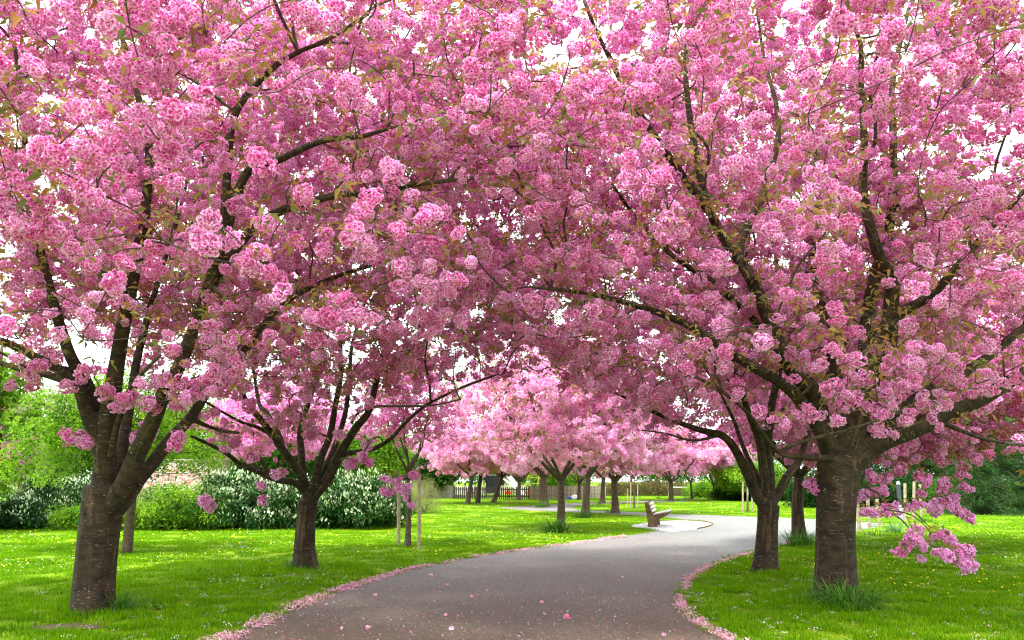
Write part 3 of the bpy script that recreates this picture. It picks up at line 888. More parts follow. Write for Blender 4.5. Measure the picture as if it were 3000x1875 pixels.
# --- T2: second on the left
b2, tr2 = trunk_px((893, 1668), [(892, 1600), (896, 1530), (901, 1466)], [.21, .19, .175, .19])
Y = b2[1]
limbs2 = [
    L([(898, 1450), (878, 1425), (855, 1412), (816, 1407), (760, 1384), (700, 1357), (670, 1333), (620, 1305), (558, 1277)], Y, Y - 1.6, .075, .03),
    L([(900, 1440), (880, 1390), (849, 1347), (809, 1291), (766, 1231), (733, 1192), (690, 1120), (620, 1000), (540, 850)], Y, Y - 1.6, .10, .025),
    L([(825, 1310), (819, 1281), (783, 1212), (760, 1185), (745, 1100), (720, 960), (700, 800)], Y + .1, Y + 1.2, .07, .02),
    L([(790, 1270), (750, 1250), (710, 1238), (640, 1200), (560, 1150)], Y - .3, Y - 1.4, .045, .02),
    L([(895, 1440), (888, 1397), (882, 1314), (879, 1265), (898, 1198), (915, 1149), (940, 1050), (930, 900), (900, 700), (880, 500)], Y + .1, Y + .6, .085, .02),
    L([(905, 1450), (920, 1420), (938, 1347), (965, 1281), (981, 1198), (998, 1099), (998, 1000), (1010, 880), (1040, 700), (1060, 480), (1050, 250)], Y - .1, Y - .8, .085, .02),
    L([(910, 1450), (940, 1400), (965, 1347), (991, 1281), (1014, 1198), (1024, 1099), (1034, 1000), (1080, 860), (1150, 700), (1200, 500)], Y + .1, Y + 1, .08, .02),
    L([(905, 1470), (925, 1445), (958, 1407), (988, 1347), (1014, 1298), (1047, 1248), (1080, 1205), (1103, 1116), (1123, 1033), (1180, 900), (1270, 780), (1400, 680)], Y, Y - .4, .12, .025),
    L([(975, 1350), (991, 1337), (1047, 1324), (1097, 1314), (1146, 1284), (1176, 1251), (1216, 1212), (1262, 1179), (1361, 1132), (1450, 1100)], Y, Y - 1.2, .06, .02),
    L([(1030, 1240), (1047, 1212), (1097, 1192), (1163, 1190), (1262, 1188), (1350, 1170)], Y, Y - 1.8, .035, .012),
]
kp2 = lowkeep(LOW2, 30)
t2 = envelope(850, (-3.4, 15.0, 6.2), (5.0, 4.6, 3.9), mind=.38, gaps=.2, keep=lambda p: kp2(p) & (p[:, 2] > 2.4))
f2 = [W(u, v, y) for u, v, y in [(1125, 1393, 14), (1160, 1400, 14), (1172, 1427, 14), (1128, 1433, 14), (1188, 1448, 14), (1215, 1388, 14), (1010, 1350, 14), (1025, 1360, 14), (1060, 1335, 14), (1085, 1350, 14), (770, 1408, 14), (818, 1378, 14), (768, 1460, 14.4), (608, 1470, 13.5), (615, 1480, 13.5), (600, 1460, 13.5), (1005, 1270, 14), (925, 1120, 13.8), (905, 1130, 13.8), (1060, 1190, 14), (690, 1290, 14), (660, 1310, 13.8), (740, 1330, 14.5), (1080, 1290, 14.5), (820, 1230, 14), (850, 1200, 14), (640, 1260, 14), (655, 1275, 14), (775, 1100, 14), (960, 1130, 14), (1020, 1140, 14)]]
T2 = cherry('cherry_tree', b2, tr2, limbs2, t2, 'pink cherry tree forking low beside the white-flecked shrub, left of the path',
            group='flowering cherry trees', forced=f2, singles=300, leaf_singles=100, lobes=trunk_lobes(2.7, .06, .22, .22), nper=4.5, voxel=.02, leafp=1.5)

# --- T3: front right
b3, tr3 = trunk_px((2450, 1752), [(2448, 1650), (2447, 1540), (2450, 1440), (2456, 1350)], [.275, .265, .265, .27, .30])
Y = b3[1]
limbs3 = [
    L([(2475, 1340), (2500, 1270), (2545, 1150), (2598, 1024), (2607, 931), (2612, 830), (2584, 769), (2554, 682), (2529, 558), (2532, 434), (2523, 236), (2517, 112), (2449, 0)], Y, Y - 1.6, .19, .025, .7),
    L([(2460, 1330), (2490, 1230), (2530, 1100), (2538, 996), (2543, 922), (2561, 816), (2600, 700), (2616, 560), (2616, 372), (2616, 236), (2653, 62), (2690, -60)], Y + .1, Y + .3, .16, .03, .8),
    L([(2612, 950), (2640, 915), (2719, 871), (2779, 811), (2848, 728), (2920, 650), (3000, 560), (3120, 430)], Y - .4, Y - 1.5, .085, .03),
    L([(2500, 1320), (2600, 1240), (2700, 1160), (2797, 1107), (2885, 1052), (3000, 959), (3150, 850), (3300, 740)], Y + .2, Y + 1.0, .12, .04),
    L([(2490, 1370), (2540, 1318), (2600, 1286), (2672, 1260), (2774, 1214), (2894, 1158), (3000, 1093), (3150, 1020), (3350, 930)], Y - .05, Y - .8, .17, .06),
    L([(2440, 1342), (2385, 1341), (2306, 1334), (2262, 1308), (2230, 1262), (2180, 1200), (2090, 1130), (1980, 1080)], Y - .2, Y - 1.4, .055, .02),
    L([(2280, 1325), (2330, 1300), (2404, 1279), (2496, 1256), (2594, 1223), (2681, 1181), (2760, 1130)], Y - .4, Y - 1.3, .03, .012),
    L([(2440, 1330), (2405, 1230), (2376, 1144), (2330, 1094), (2290, 1030), (2245, 920), (2194, 806), (2120, 694), (2070, 589), (2027, 384), (2008, 186), (2027, 0)], Y, Y - 1.5, .17, .03, .8),
    L([(2100, 650), (2040, 570), (1965, 465), (1847, 291), (1791, 180), (1748, 93), (1711, 0)], Y - 1.1, Y - 2.2, .065, .025),
    L([(2200, 820), (2165, 740), (2190, 660), (2225, 589), (2275, 434), (2275, 310), (2240, 180), (2215, 0)], Y - .9, Y - .3, .075, .025),
    L([(2435, 1320), (2370, 1210), (2300, 1130), (2180, 1060), (2030, 960), (1880, 900), (1720, 860), (1560, 840)], Y - .1, Y - 2.0, .11, .02),
    L([(2300, 1040), (2230, 960), (2090, 830), (1960, 740), (1850, 620), (1760, 500), (1640, 400)], Y + .1, Y + .9, .07, .02),
    L([(2465, 1330), (2470, 1240), (2450, 1100), (2420, 960), (2390, 800), (2370, 620), (2400, 420), (2430, 240)], Y + .3, Y + 1.8, .12, .03),
    L([(2740, 1230), (2800, 1255), (2880, 1285), (2960, 1300), (3060, 1310)], Y - .2, Y + .6, .045, .02),
    L([(2560, 1310), (2540, 1370), (2524, 1417), (2569, 1442), (2606, 1499), (2640, 1521), (2685, 1571), (2722, 1595), (2767, 1610), (2851, 1638)], Y + .2, Y - .6, .018, .006),
    L([(2606, 1440), (2640, 1470), (2690, 1510), (2725, 1545), (2777, 1555)], Y + .2, Y - .3, .010, .005),
]
t3 = envelope(1300, (3.9, 10.9, 6.0), (5.9, 5.4, 3.6), mind=.36, gaps=.12, keep=lambda p: kp(p) & (p[:, 2] > 2.7))
f3 = [W(u, v, y) for u, v, y in [(2670, 1543, 10.8), (2680, 1578, 10.8), (2707, 1598, 10.8), (2725, 1561, 10.9), (2752, 1558, 10.9), (2777, 1566, 10.9), (2635, 1603, 10.8), (2767, 1618, 10.7), (2797, 1625, 10.7), (2836, 1608, 10.7), (2821, 1638, 10.7), (2529, 1491, 11.6), (2553, 1494, 11.6), (2586, 1489, 11.6), (2623, 1489, 11.6), (2660, 1480, 11.6), (2692, 1471, 11.6), (2375, 1400, 11.9), (2380, 1420, 11.9), (2260, 1215, 9.6), (2300, 1230, 9.6), (2330, 1205, 9.6), (2370, 1215, 9.6), (2410, 1200, 9.5), (2440, 1225, 9.5), (2500, 1160, 9.4), (2480, 1150, 9.4), (2570, 1180, 9.4), (2600, 1200, 9.3), (2660, 1215, 9.3), (2700, 1150, 9.2), (2760, 1140, 9.2), (2740, 1180, 9.2), (2420, 1130, 9.4), (2560, 1245, 10), (2600, 1250, 10), (2640, 1230, 10), (2480, 1190, 10), (2440, 1150, 10), (2700, 1180, 9.8), (2730, 1210, 9.8), (2530, 1440, 12), (2555, 1400, 12), (2590, 1430, 12)]]
T3 = cherry('cherry_tree', b3, tr3, limbs3, t3, 'big cherry tree right of the path, thickest trunk rising from long leaves',
            group='flowering cherry trees', forced=f3, singles=300, leaf_singles=150, lobes=trunk_lobes(4.1, .05, .18, .25), nper=4.9, leafp=1.05, forced_scale=.9, carve=.88)

# --- T4: right, behind
b4, tr4 = trunk_px((2240, 1677), [(2243, 1600), (2247, 1530), (2250, 1478)], [.205, .19, .18, .195])
Y = b4[1]
limbs4 = [
    L([(2243, 1490), (2215, 1447), (2186, 1380), (2148, 1308), (2114, 1275), (2060, 1262), (1994, 1240), (1900, 1200), (1800, 1150), (1700, 1120)], Y, Y - .8, .11, .02),
    L([(2232, 1430), (2215, 1390), (2191, 1342), (2172, 1294), (2140, 1210), (2080, 1100), (2000, 980)], Y + .1, Y + 1.2, .07, .02),
    L([(2250, 1480), (2252, 1400), (2246, 1318), (2253, 1246), (2262, 1180), (2290, 1050), (2300, 900), (2260, 700)], Y, Y - .2, .13, .03),
    L([(2255, 1480), (2277, 1450), (2311, 1390), (2340, 1351), (2359, 1294), (2400, 1150), (2480, 1000), (2560, 880)], Y + .05, Y + .8, .10, .03),
    L([(2240, 1400), (2225, 1294), (2190, 1200), (2150, 1080), (2120, 960), (2060, 800)], Y - .2, Y - 1.4, .09, .02),
    L([(2114, 1275), (2030, 1290), (1950, 1270), (1880, 1260)], Y - .3, Y - .9, .03, .01),
]
t4 = envelope(800, (4.0, 15.0, 6.0), (5.0, 4.4, 3.6), mind=.4, gaps=.12, keep=lambda p: kp2(p) & (p[:, 2] > 2.6))
T4 = cherry('cherry_tree', b4, tr4, limbs4, t4, 'pink cherry tree at the bend of the path with the daffodil-skirted tree just behind it',
            group='flowering cherry trees', singles=200, leaf_singles=60, carve=.8, lobes=trunk_lobes(5.2, .06, .22, .22), nper=4.8, voxel=.022, leafp=1.05)

# --- mid and far cherries: random vase limbs
def auto_cherry(u, v, width_px, fork_v, height, rad, label, lean=0, n=230, key='blossom_mid', mat='bark_grey', cz=None, zmin=1.75, nl=6, env=None, nper=3.2, csc=(1.0, 1.6), ry=None, seed=None, leafp=.8, forced=(), gr='flowering cherry trees', fork_r=.85, name='cherry_tree', gp_=0):
    b = G(u, v); _, _, z = proj(b)
    rt = max(width_px / 2 * z[0] / FPX, .03)
    rs = np.random.default_rng(int(abs(u) * 7 + v))
    Yb = b[1]; fork = W(u + lean, fork_v, Yb)
    mid = (b + fork) / 2 + np.array((rs.normal(0, .02), 0, 0))
    tr = (np.array([b + (0, 0, -.1), b, mid, fork]), np.array([rt * 1.2, rt * 1.1, rt * .95, rt * fork_r]))
    limbs = []
    a0 = rs.uniform(0, 6.28)
    zt = height
    for k in range(nl):
        a = a0 + k * 6.283 / nl + rs.normal(0, .25); rr_ = rad * rs.uniform(.45, .75); zz = zt * rs.uniform(.72, .92)
        e_ = fork + np.array((math.cos(a) * rr_, math.sin(a) * rr_, zz - fork[2]))
        m_ = fork + (e_ - fork) * .45 + np.array((math.cos(a), math.sin(a), 0)) * rad * .06 + np.array((0, 0, -.12))
        s_ = fork + np.array((0, 0, -.08 * k / nl))
        limbs.append((np.array([s_, s_ + (m_ - s_) * .4 + rs.normal(0, .05, 3), m_, (m_ + e_) / 2 + rs.normal(0, .1, 3), e_]), np.array([rt * .55, rt * .45, rt * .36, rt * .22, .015])))
    c = env or (fork[0], fork[1], (zmin + height) / 2 + .1)
    zl = lambda p: zmin + rs.normal(0, .16, len(p)) + 1.15 * np.exp(-((p[:, 0] - fork[0]) ** 2 + (p[:, 1] - fork[1]) ** 2) / 2.4)
    t = envelope(n, c, (rad, ry or rad, (height - zmin) / 2 + .35), zlow=zl, mind=.34, rs=rs, shell=.5, gaps=gp_)
    return cherry(name, b, tr, limbs, t, label, group=gr, mat=mat, voxel=0, key=key, nper=nper, csc=csc, leafp=leafp, near=False,
                  lobes=trunk_lobes(u, .05), tip=.006, spread=.24, forced=forced)

auto_cherry(2341, 1581, 34, 1395, 6.2, 4.2, 'pink cherry tree half hidden between the two right-hand trunks, leaf clump at its foot', n=640, mat='bark', env=(8.8, 20.6, 4.3), zmin=2.1, ry=3.6, key='blossom',
            nper=7, csc=(.9, 1.5), forced=[W(u, v, 18.5) for u, v in [(2560, 1300), (2600, 1350), (2640, 1370), (2690, 1390), (2720, 1400), (2760, 1430), (2790, 1450), (2800, 1480), (2815, 1495), (2830, 1510), (2740, 1460), (2700, 1440), (2770, 1400), (2820, 1420), (2820, 1380), (2860, 1340), (2900, 1330), (2590, 1400), (2650, 1320), (2750, 1340), (2560, 1440), (2760, 1470), (2745, 1485), (2620, 1290), (2660, 1290)]])
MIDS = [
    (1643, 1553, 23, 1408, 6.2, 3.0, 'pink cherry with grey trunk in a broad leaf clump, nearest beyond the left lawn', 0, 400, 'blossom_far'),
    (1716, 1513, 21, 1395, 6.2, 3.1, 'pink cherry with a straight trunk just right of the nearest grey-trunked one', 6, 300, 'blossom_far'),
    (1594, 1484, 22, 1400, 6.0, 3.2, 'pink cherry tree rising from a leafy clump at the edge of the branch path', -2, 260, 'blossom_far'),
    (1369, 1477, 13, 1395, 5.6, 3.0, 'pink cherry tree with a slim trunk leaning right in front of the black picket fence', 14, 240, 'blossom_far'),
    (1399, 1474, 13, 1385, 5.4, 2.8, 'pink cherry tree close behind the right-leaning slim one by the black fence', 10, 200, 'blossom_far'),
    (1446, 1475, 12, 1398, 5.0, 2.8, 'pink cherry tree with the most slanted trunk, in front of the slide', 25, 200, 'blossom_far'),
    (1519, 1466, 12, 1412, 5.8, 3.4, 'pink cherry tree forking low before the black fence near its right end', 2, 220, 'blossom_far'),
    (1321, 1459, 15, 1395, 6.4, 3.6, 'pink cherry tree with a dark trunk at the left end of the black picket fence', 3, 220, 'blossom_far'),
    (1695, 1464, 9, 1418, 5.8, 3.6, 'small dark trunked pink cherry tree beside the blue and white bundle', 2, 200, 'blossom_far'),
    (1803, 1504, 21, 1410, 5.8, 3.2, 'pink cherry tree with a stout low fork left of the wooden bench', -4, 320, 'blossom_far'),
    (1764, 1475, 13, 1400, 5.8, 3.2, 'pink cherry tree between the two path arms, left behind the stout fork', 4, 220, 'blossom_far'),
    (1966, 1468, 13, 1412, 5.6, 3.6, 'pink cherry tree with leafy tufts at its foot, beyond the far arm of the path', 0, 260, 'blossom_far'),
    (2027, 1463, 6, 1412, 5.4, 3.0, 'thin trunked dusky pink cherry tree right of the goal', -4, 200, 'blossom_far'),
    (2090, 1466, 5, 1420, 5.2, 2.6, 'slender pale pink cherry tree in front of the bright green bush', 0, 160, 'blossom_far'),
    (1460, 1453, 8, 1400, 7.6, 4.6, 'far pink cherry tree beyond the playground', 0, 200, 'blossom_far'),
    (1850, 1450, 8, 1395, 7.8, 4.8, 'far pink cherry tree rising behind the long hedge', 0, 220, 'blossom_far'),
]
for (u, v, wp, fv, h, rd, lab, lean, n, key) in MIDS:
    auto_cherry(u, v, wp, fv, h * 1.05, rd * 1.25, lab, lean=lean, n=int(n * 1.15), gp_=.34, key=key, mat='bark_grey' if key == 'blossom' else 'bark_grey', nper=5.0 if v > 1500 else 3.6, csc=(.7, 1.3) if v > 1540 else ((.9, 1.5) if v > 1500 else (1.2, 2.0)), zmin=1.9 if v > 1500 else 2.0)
# right edge, mostly outside the frame, and one at the left edge
auto_cherry(3190, 1620, 50, 1390, 7.0, 4.6, 'pink cherry tree at the right edge whose blossom reaches in over the far lawn', n=420, mat='bark', key='blossom_mid', zmin=2.2)
auto_cherry(-90, 1560, 20, 1400, 3.6, 1.9, 'deep pink flowering tree peeping in at the left edge below the chestnut', n=130, mat='bark', key='blossom_mid', zmin=1.6)
auto_cherry(800, 1528, 20, 1430, 5.2, 2.9, 'pink cherry tree whose crown shows behind the second left tree, above the cream-flecked shrub', n=260, mat='bark', key='blossom_mid', zmin=2.3, gp_=.1)
# staked sapling beside the path lawn
auto_cherry(1195, 1603, 15, 1385, 4.6, 1.15, 'young staked cherry tree with a narrow pink crown between two posts', n=120, key='blossom_mid', nl=5, zmin=2.0, nper=2.6, csc=(.7, 1.1), name='cherry_sapling')
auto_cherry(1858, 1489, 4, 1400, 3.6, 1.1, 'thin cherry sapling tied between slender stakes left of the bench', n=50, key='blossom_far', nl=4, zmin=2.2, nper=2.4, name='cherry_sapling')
auto_cherry(2190, 1500, 5, 1420, 3.4, .8, 'bare stemmed sapling among three stakes left of the forked trunk', n=36, key='blossom_mid', nl=4, zmin=2.2, nper=1.6, csc=(.6, 1.0), name='cherry_sapling')

# ------------------------------------------------------------------ green trees, shrubs, hedges
def crown_pts(ells, n, rs, shell=.33, zmin=.15):
    P = []
    vol = np.array([a[1][0] * a[1][1] * a[1][2] for a in ells]); vol = vol / vol.sum()
    for (c, r_), f in zip(ells, vol):
        k = int(n * f) + 1; q = rand_unit(k, rs) * rs.random((k, 1)) ** shell
        q *= 1 + .18 * np.sin(q[:, :1] * 5 + c[0]) * np.cos(q[:, 1:2] * 6 + c[1]) + .12 * np.sin(q[:, 2:3] * 9 + c[0])
        P.append(np.array(c) + q * np.array(r_))
    P = np.vstack(P); return P[P[:, 2] > zmin]

def green_tree(name, base, h, ells, key, n, label, cat='tree', trunk_r=.15, scale=(.9, 1.5), mat='bark_rough', limb_n=90, group=None, kindlabel=None, foliage='crown', shell=.33):
    b = np.array(base, float); root = empty(name, b); tag(root, label, cat, group)
    rs = np.random.default_rng(int(abs(b[0] * 31) + abs(b[1]) * 17))
    P = crown_pts(ells, n, rs, shell)
    if trunk_r:
        t_top = b + np.array((rs.normal(0, .1), 0, h * .45)); tr = (np.array([b + (0, 0, -.1), b + (0, 0, h * .2), t_top, b + np.array((0, 0, h * .8))]), np.array([trunk_r * 1.2, trunk_r, trunk_r * .75, trunk_r * .2]))
        Q, q = catmull(*tr, .3); tb = Tubes(); tb.add(Q - b, q, 10); link('trunk', tb.me('trunk', M[mat]), root)
        A = Q[Q[:, 2] > b[2] + h * .16]
        tg = P[rs.choice(len(P), min(limb_n, len(P)), replace=False)]
        sub, sp, od = grow(A, [0] * len(A), np.zeros(len(A)), tg, .3)
        acc = np.zeros(len(sub)); e = 2.2
        for i in range(len(sub) - 1, len(A) - 1, -1):
            if acc[i] == 0: acc[i] = .008 ** e
            acc[sp[i]] += acc[i]
        tb = Tubes()
        for i in range(len(A), len(sub)):
            a_, c_ = sub[sp[i]] - b, sub[i] - b; r_ = acc[i] ** (1 / e)
            m_ = (a_ + c_) / 2 + rs.normal(0, .06, 3)
            tb.add(*catmull([a_, m_, c_], [min(r_ * 1.15, trunk_r * .6), r_, r_ * .85], .4), 5)
        o = link('branches', tb.me('branches', M[mat]), root); o['kind'] = 'stuff'
    sc = rs.uniform(*scale, len(P)); rot = np.stack([rs.normal(0, .3, len(P)), rs.normal(0, .3, len(P)), rs.uniform(0, 6.28, len(P))], 1)
    scatter(foliage, key, P - b, rot, sc, root)
    return root

def px_ell(u0, u1, v0, v1, Y, ry):
    """ellipsoid seen between these pixels, standing at depth Y"""
    a = W(u0, (v0 + v1) / 2, Y); b_ = W(u1, (v0 + v1) / 2, Y); c = W((u0 + u1) / 2, v0, Y); d = W((u0 + u1) / 2, v1, Y)
    return (tuple((a + b_) / 2), (abs(b_[0] - a[0]) / 2, ry, abs(c[2] - d[2]) / 2))

def shrub(label, u0, u1, vtop, vbase, key, n, cat='shrub', ry=1.2, lumps=4, scale=(.8, 1.3), name='shrub', trunk=False, seed=1, stem=.03, vb=None, shell=.25):
    b = G((u0 + u1) / 2, vbase); Y = b[1] + ry * .8
    rs = np.random.default_rng(seed + abs(int(u0))); ells = []
    W_ = abs(W(u1, vbase, Y)[0] - W(u0, vbase, Y)[0]); zt = W(u0, vtop, Y)[2]
    for k in range(lumps):
        f = (k + .5) / lumps; x = W(u0, vbase, Y)[0] + W_ * f; hz = zt * rs.uniform(.72, 1.0)
        ells.append(((x, Y + rs.normal(0, ry * .15), hz * .42), (W_ / lumps * .85, ry * rs.uniform(.8, 1.05), hz * .58)))
    root = empty(name, (b[0], Y, 0)); tag(root, label, cat)
    P = crown_pts(ells, n, rs, shell, .05)
    scatter('foliage', key, P - np.array((b[0], Y, 0)), None, rs.uniform(*scale, len(P)), root, tilt=.3)
    tb = Tubes()
    for k in range(14):
        x = rs.uniform(-W_ / 2 * .7, W_ / 2 * .7); t = P[rs.integers(len(P))] - np.array((b[0], Y, 0))
        tb.add(*catmull([(x, rs.normal(0, ry * .3), 0), ((x + t[0]) / 2, t[1] * .5, t[2] * .6), t], [stem, stem * .7, stem * .3], .3), 5)
    o = link('stems', tb.me('stems', M['bark_rough']), root); o['kind'] = 'stuff'
    return root

# left side
b6 = G(372, 1622)
green_tree('hawthorn_tree', b6, 4.4, [px_ell(120, 420, 1130, 1370, 19, 1.8), px_ell(230, 600, 1090, 1300, 19.5, 2.0), px_ell(40, 300, 1230, 1420, 19.8, 1.5), px_ell(420, 660, 1230, 1400, 19.6, 1.4)], 'yellowleaf', 460,
           'thin leaning tree with fine fresh green leaves just behind the left foreground trunk', 'tree', .1, (.55, .95), limb_n=150)
bc = G(-60, 1560)
green_tree('chestnut_tree', bc, 7.5, [px_ell(-330, 95, 1090, 1430, bc[1], 2.4), px_ell(-260, 60, 1000, 1200, bc[1], 2.0)], 'chestnut', 420, 'bright green large-leaved chestnut tree cut by the left edge', 'tree', .22, (.8, 1.3))
shrub('low dark shrub with cream tips at the left edge of the lawn', -60, 130, 1462, 1553, 'laurel_dark', 170, ry=1.1, scale=(.9, 1.4))
shrub('taller dark cream-flecked shrub left of the foreground trunk', 100, 300, 1388, 1535, 'laurel_dark', 260, ry=1.5, lumps=3, scale=(.9, 1.4))
shrub('yellow-green bush between the dark shrub and the foreground trunk', 170, 360, 1462, 1556, 'yellowleaf', 150, ry=1.0, scale=(.7, 1.1))
shrub('yellow-green bush under the brick wall right of the foreground trunk', 385, 660, 1418, 1556, 'yellowleaf', 300, ry=1.2, lumps=4, scale=(.7, 1.15))
shrub('big dark shrub flecked all over with cream-white tips behind the second tree', 610, 1130, 1362, 1553, 'laurel', 760, ry=1.9, lumps=5, scale=(.9, 1.45))
shrub('deep green leafy bush at the right end of the cream-flecked shrub', 1060, 1185, 1395, 1545, 'midleaf', 260, ry=1.3, lumps=2, scale=(.5, .9))
shrub('wispy olive bush of fine bare twigs right of the staked sapling', 1140, 1270, 1395, 1505, 'olive', 330, ry=1.5, lumps=2, scale=(.8, 1.2))
green_tree('ash_tree', G(130, 1495), 8, [px_ell(-150, 260, 1130, 1440, 46, 4), px_ell(150, 420, 1180, 1400, 47, 3)], 'olive', 520, 'pale twiggy tree barely in leaf far behind the left shrubs', 'tree', .25, (1.6, 2.6))
green_tree('sycamore_tree', G(560, 1490), 7.5, [px_ell(380, 800, 1180, 1430, 50, 3.5)], 'yellowleaf', 420, 'light green tree rising behind the brick wall', 'tree', .25, (1.3, 2.2))
green_tree('sycamore_tree', G(60, 1478), 9, [px_ell(-200, 330, 1140, 1450, 60, 5)], 'lime', 420, 'light green tree on the far lawn beyond the left shrubs', 'tree', .3, (1.8, 3))
green_tree('holm_oak', G(880, 1500), 6.0, [px_ell(640, 1010, 1225, 1460, 44, 3.0)], 'midleaf', 460, 'dark green tree standing behind the cream-flecked shrub', 'tree', .25, (1.3, 2.0))
green_tree('lime_tree', G(1120, 1492), 6.5, [px_ell(985, 1200, 1240, 1440, 45, 2.6)], 'lime', 380, 'fresh green tree behind the staked sapling', 'tree', .22, (1.1, 1.8))
green_tree('holm_oak', G(1262, 1457), 6.5, [px_ell(1190, 1345, 1300, 1425, 80, 4)], 'midleaf', 340, 'dark green tree behind the left end of the grey fence', 'tree', .3, (1.8, 2.8))
green_tree('holm_oak', G(1470, 1442), 6, [px_ell(1370, 1570, 1315, 1418, 112, 4)], 'midleaf', 300, 'dark green tree behind the playground slide', 'tree', .3, (2, 3))
green_tree('lime_tree', G(1640, 1448), 6, [px_ell(1540, 1740, 1340, 1440, 98, 4)], 'lime', 300, 'light green tree behind the grey fence right of the playground', 'tree', .3, (2, 3))
# middle distance right of the bench
shrub('long mixed reddish hedge at the far end of the lawn', 1760, 2120, 1405, 1453, 'redleaf', 520, 'hedge', ry=1.6, lumps=8, scale=(1.2, 1.9), name='hedge')
green_tree('maple_tree', G(2150, 1462), 5, [px_ell(2085, 2235, 1345, 1445, 68, 2.4), px_ell(2130, 2330, 1360, 1440, 66, 2.4)], 'yellowleaf', 420, 'bright yellow-green maple left of the forked trunk, over a dark bush', 'tree', .16, (1.2, 1.9))
shrub('dark evergreen bush under the yellow-green maple', 2108, 2330, 1412, 1467, 'darkleaf', 420, ry=2.0, lumps=3, scale=(1.1, 1.7))
shrub('lime green bush beside the goal beyond the far lawn', 2025, 2115, 1405, 1459, 'lime', 200, ry=1.8, lumps=2, scale=(1.1, 1.8))
# right
shrub('dark green hedge behind the leaning stakes at the right', 2330, 2790, 1378, 1488, 'darkleaf', 1100, 'hedge', ry=2.2, lumps=7, scale=(1.0, 1.7), name='hedge')
shrub('mid green bush behind the small timber rail frame', 2690, 2860, 1410, 1490, 'midleaf', 300, ry=1.6, lumps=3, scale=(.9, 1.5))
green_tree('maple_tree', G(2800, 1478), 7.5, [px_ell(2560, 2980, 1180, 1395, 58, 4)], 'yellowleaf', 480, 'fresh green tree above the conifers at the right', 'tree', .25, (1.3, 2.2))

def conifer(base, h, rad, label, seed, n=16, key='needle'):
    b = np.array(base, float); rs = np.random.default_rng(seed); root = empty('conifer', b); tag(root, label, 'conifer')
    tb = Tubes(); tb.add(np.array([(0, 0, -.1), (0.03, 0, h * .5), (0, 0, h)]), np.array([.16, .11, .02]), 9)
    link('trunk', tb.me('trunk', M['bark_grey']), root)
    t2 = Tubes(); P = []; S = []
    for k in range(n * 7):
        z = h * (k + .5) / (n * 7); a = k * 2.4 + rs.normal(0, .2); Lr = rad * (1 - z / h) ** .8 * rs.uniform(.75, 1.1) + .2
        d = np.array((math.cos(a), math.sin(a), 0)); e_ = d * Lr + np.array((0, 0, z - Lr * .12)); m_ = d * Lr * .55 + np.array((0, 0, z + Lr * .06))
        t2.add(*catmull([(0, 0, z), m_, e_], [.03, .02, .008], .4), 4)
        for t in np.linspace(.25, 1, max(3, int(Lr / .3))): P.append(np.array((0, 0, z)) * (1 - t) + (e_ * t) + rs.normal(0, .08, 3)); S.append(rs.uniform(.6, 1.1))
    P = np.array(P); P[:, 2] = np.maximum(P[:, 2], .12)
    o = link('branches', t2.me('branches', M['bark_rough']), root); o['kind'] = 'stuff'
    scatter('needles', key, P, None, np.array(S), root, tilt=.25)
conifer(G(2935, 1503), 7.5, 3.0, 'dark spruce with a pale bare trunk showing at the right edge', 3)
conifer(G(2880, 1508), 2.6, 1.7, 'low spreading dark conifer at the edge of the far right lawn', 5, 9)
conifer(G(3060, 1500), 8.5, 3.2, 'tall dark conifer cut by the right edge', 8)
conifer(G(2720, 1480), 9, 3.0, 'dark conifer standing behind the hedge and stakes', 9)
conifer(G(2560, 1478), 8, 3.0, 'dark conifer behind the three leaning stakes', 11)
# far wood all round
rs = np.random.default_rng(5)
fp = []
for a in np.linspace(-1.25, 1.25, 230):
    for k in range(15):
        d = rs.uniform(118, 140); aa = a + rs.normal(0, .01); fp.append((math.sin(aa) * d, math.cos(aa) * d, rs.uniform(.2, 1) ** .8 * (7.5 + 1.6 * math.sin(a * 23) + 1.1 * math.sin(a * 61))))
tag(scatter('far_wood', 'midleaf', np.array(fp), None, rs.uniform(3, 5, len(fp)), tilt=.3), 'far wood closing the park all round', 'trees')

# ------------------------------------------------------------------ brick wall
wl = empty('brick_wall', (*W(560, 1480, 34)[:2], 0)); tag(wl, 'old pale brick wall showing between the trunks on the left', 'wall')
x0 = W(395, 1400, 34)[0] - wl.location.x; x1 = W(665, 1400, 34)[0] - wl.location.x
HW = 2.4
MB().box(((x0 + x1) / 2, .15, HW / 2), (x1 - x0, .28, HW)).build('mortar', M['mortar'], wl)
bm_ = MB().box((0, 0, 0), (.218, .1, .066), bev=.006).me('brick', [M['brick']])
bricks = []
rows = int(HW / .075)
for j in range(rows):
    k = 0; x = x0 + (.11 if j % 2 else 0) + .11
    while x < x1 - .1:
        bricks.append((x, rs.normal(-.001, .004), .04 + j * .075)); x += .228
bricks = np.array(bricks); wp = bricks + np.array(wl.location)
u, v, _ = proj(wp); sc_ = np.where((u > 440) & (u < 655) & (v > 1335) & (v < 1460), 0, 1)
order = np.argsort(sc_ * 1e6 + np.abs(u - 550) * 1.0 + np.abs(v - 1390) * 2)[:300]
sel = np.zeros(len(bricks), bool); sel[order] = True
for p in bricks[sel]: link('brick', bm_, wl, tuple(p))
mb = MB()
V0 = [tuple(q.co) for q in bm_.vertices]; F0 = [tuple(f.vertices) for f in bm_.polygons]; RN = []
for p in bricks[~sel]: mb.add([(a + p[0], b_ + p[1], c + p[2]) for a, b_, c in V0], F0); RN += [rs.random()] * len(V0)
me = mesh('brickwork', mb.V, mb.F, [M['brick']], attrs={'rnd': ('FLOAT', np.array(RN))}); o = link('brickwork', me, wl); o['kind'] = 'stuff'
cp = MB()
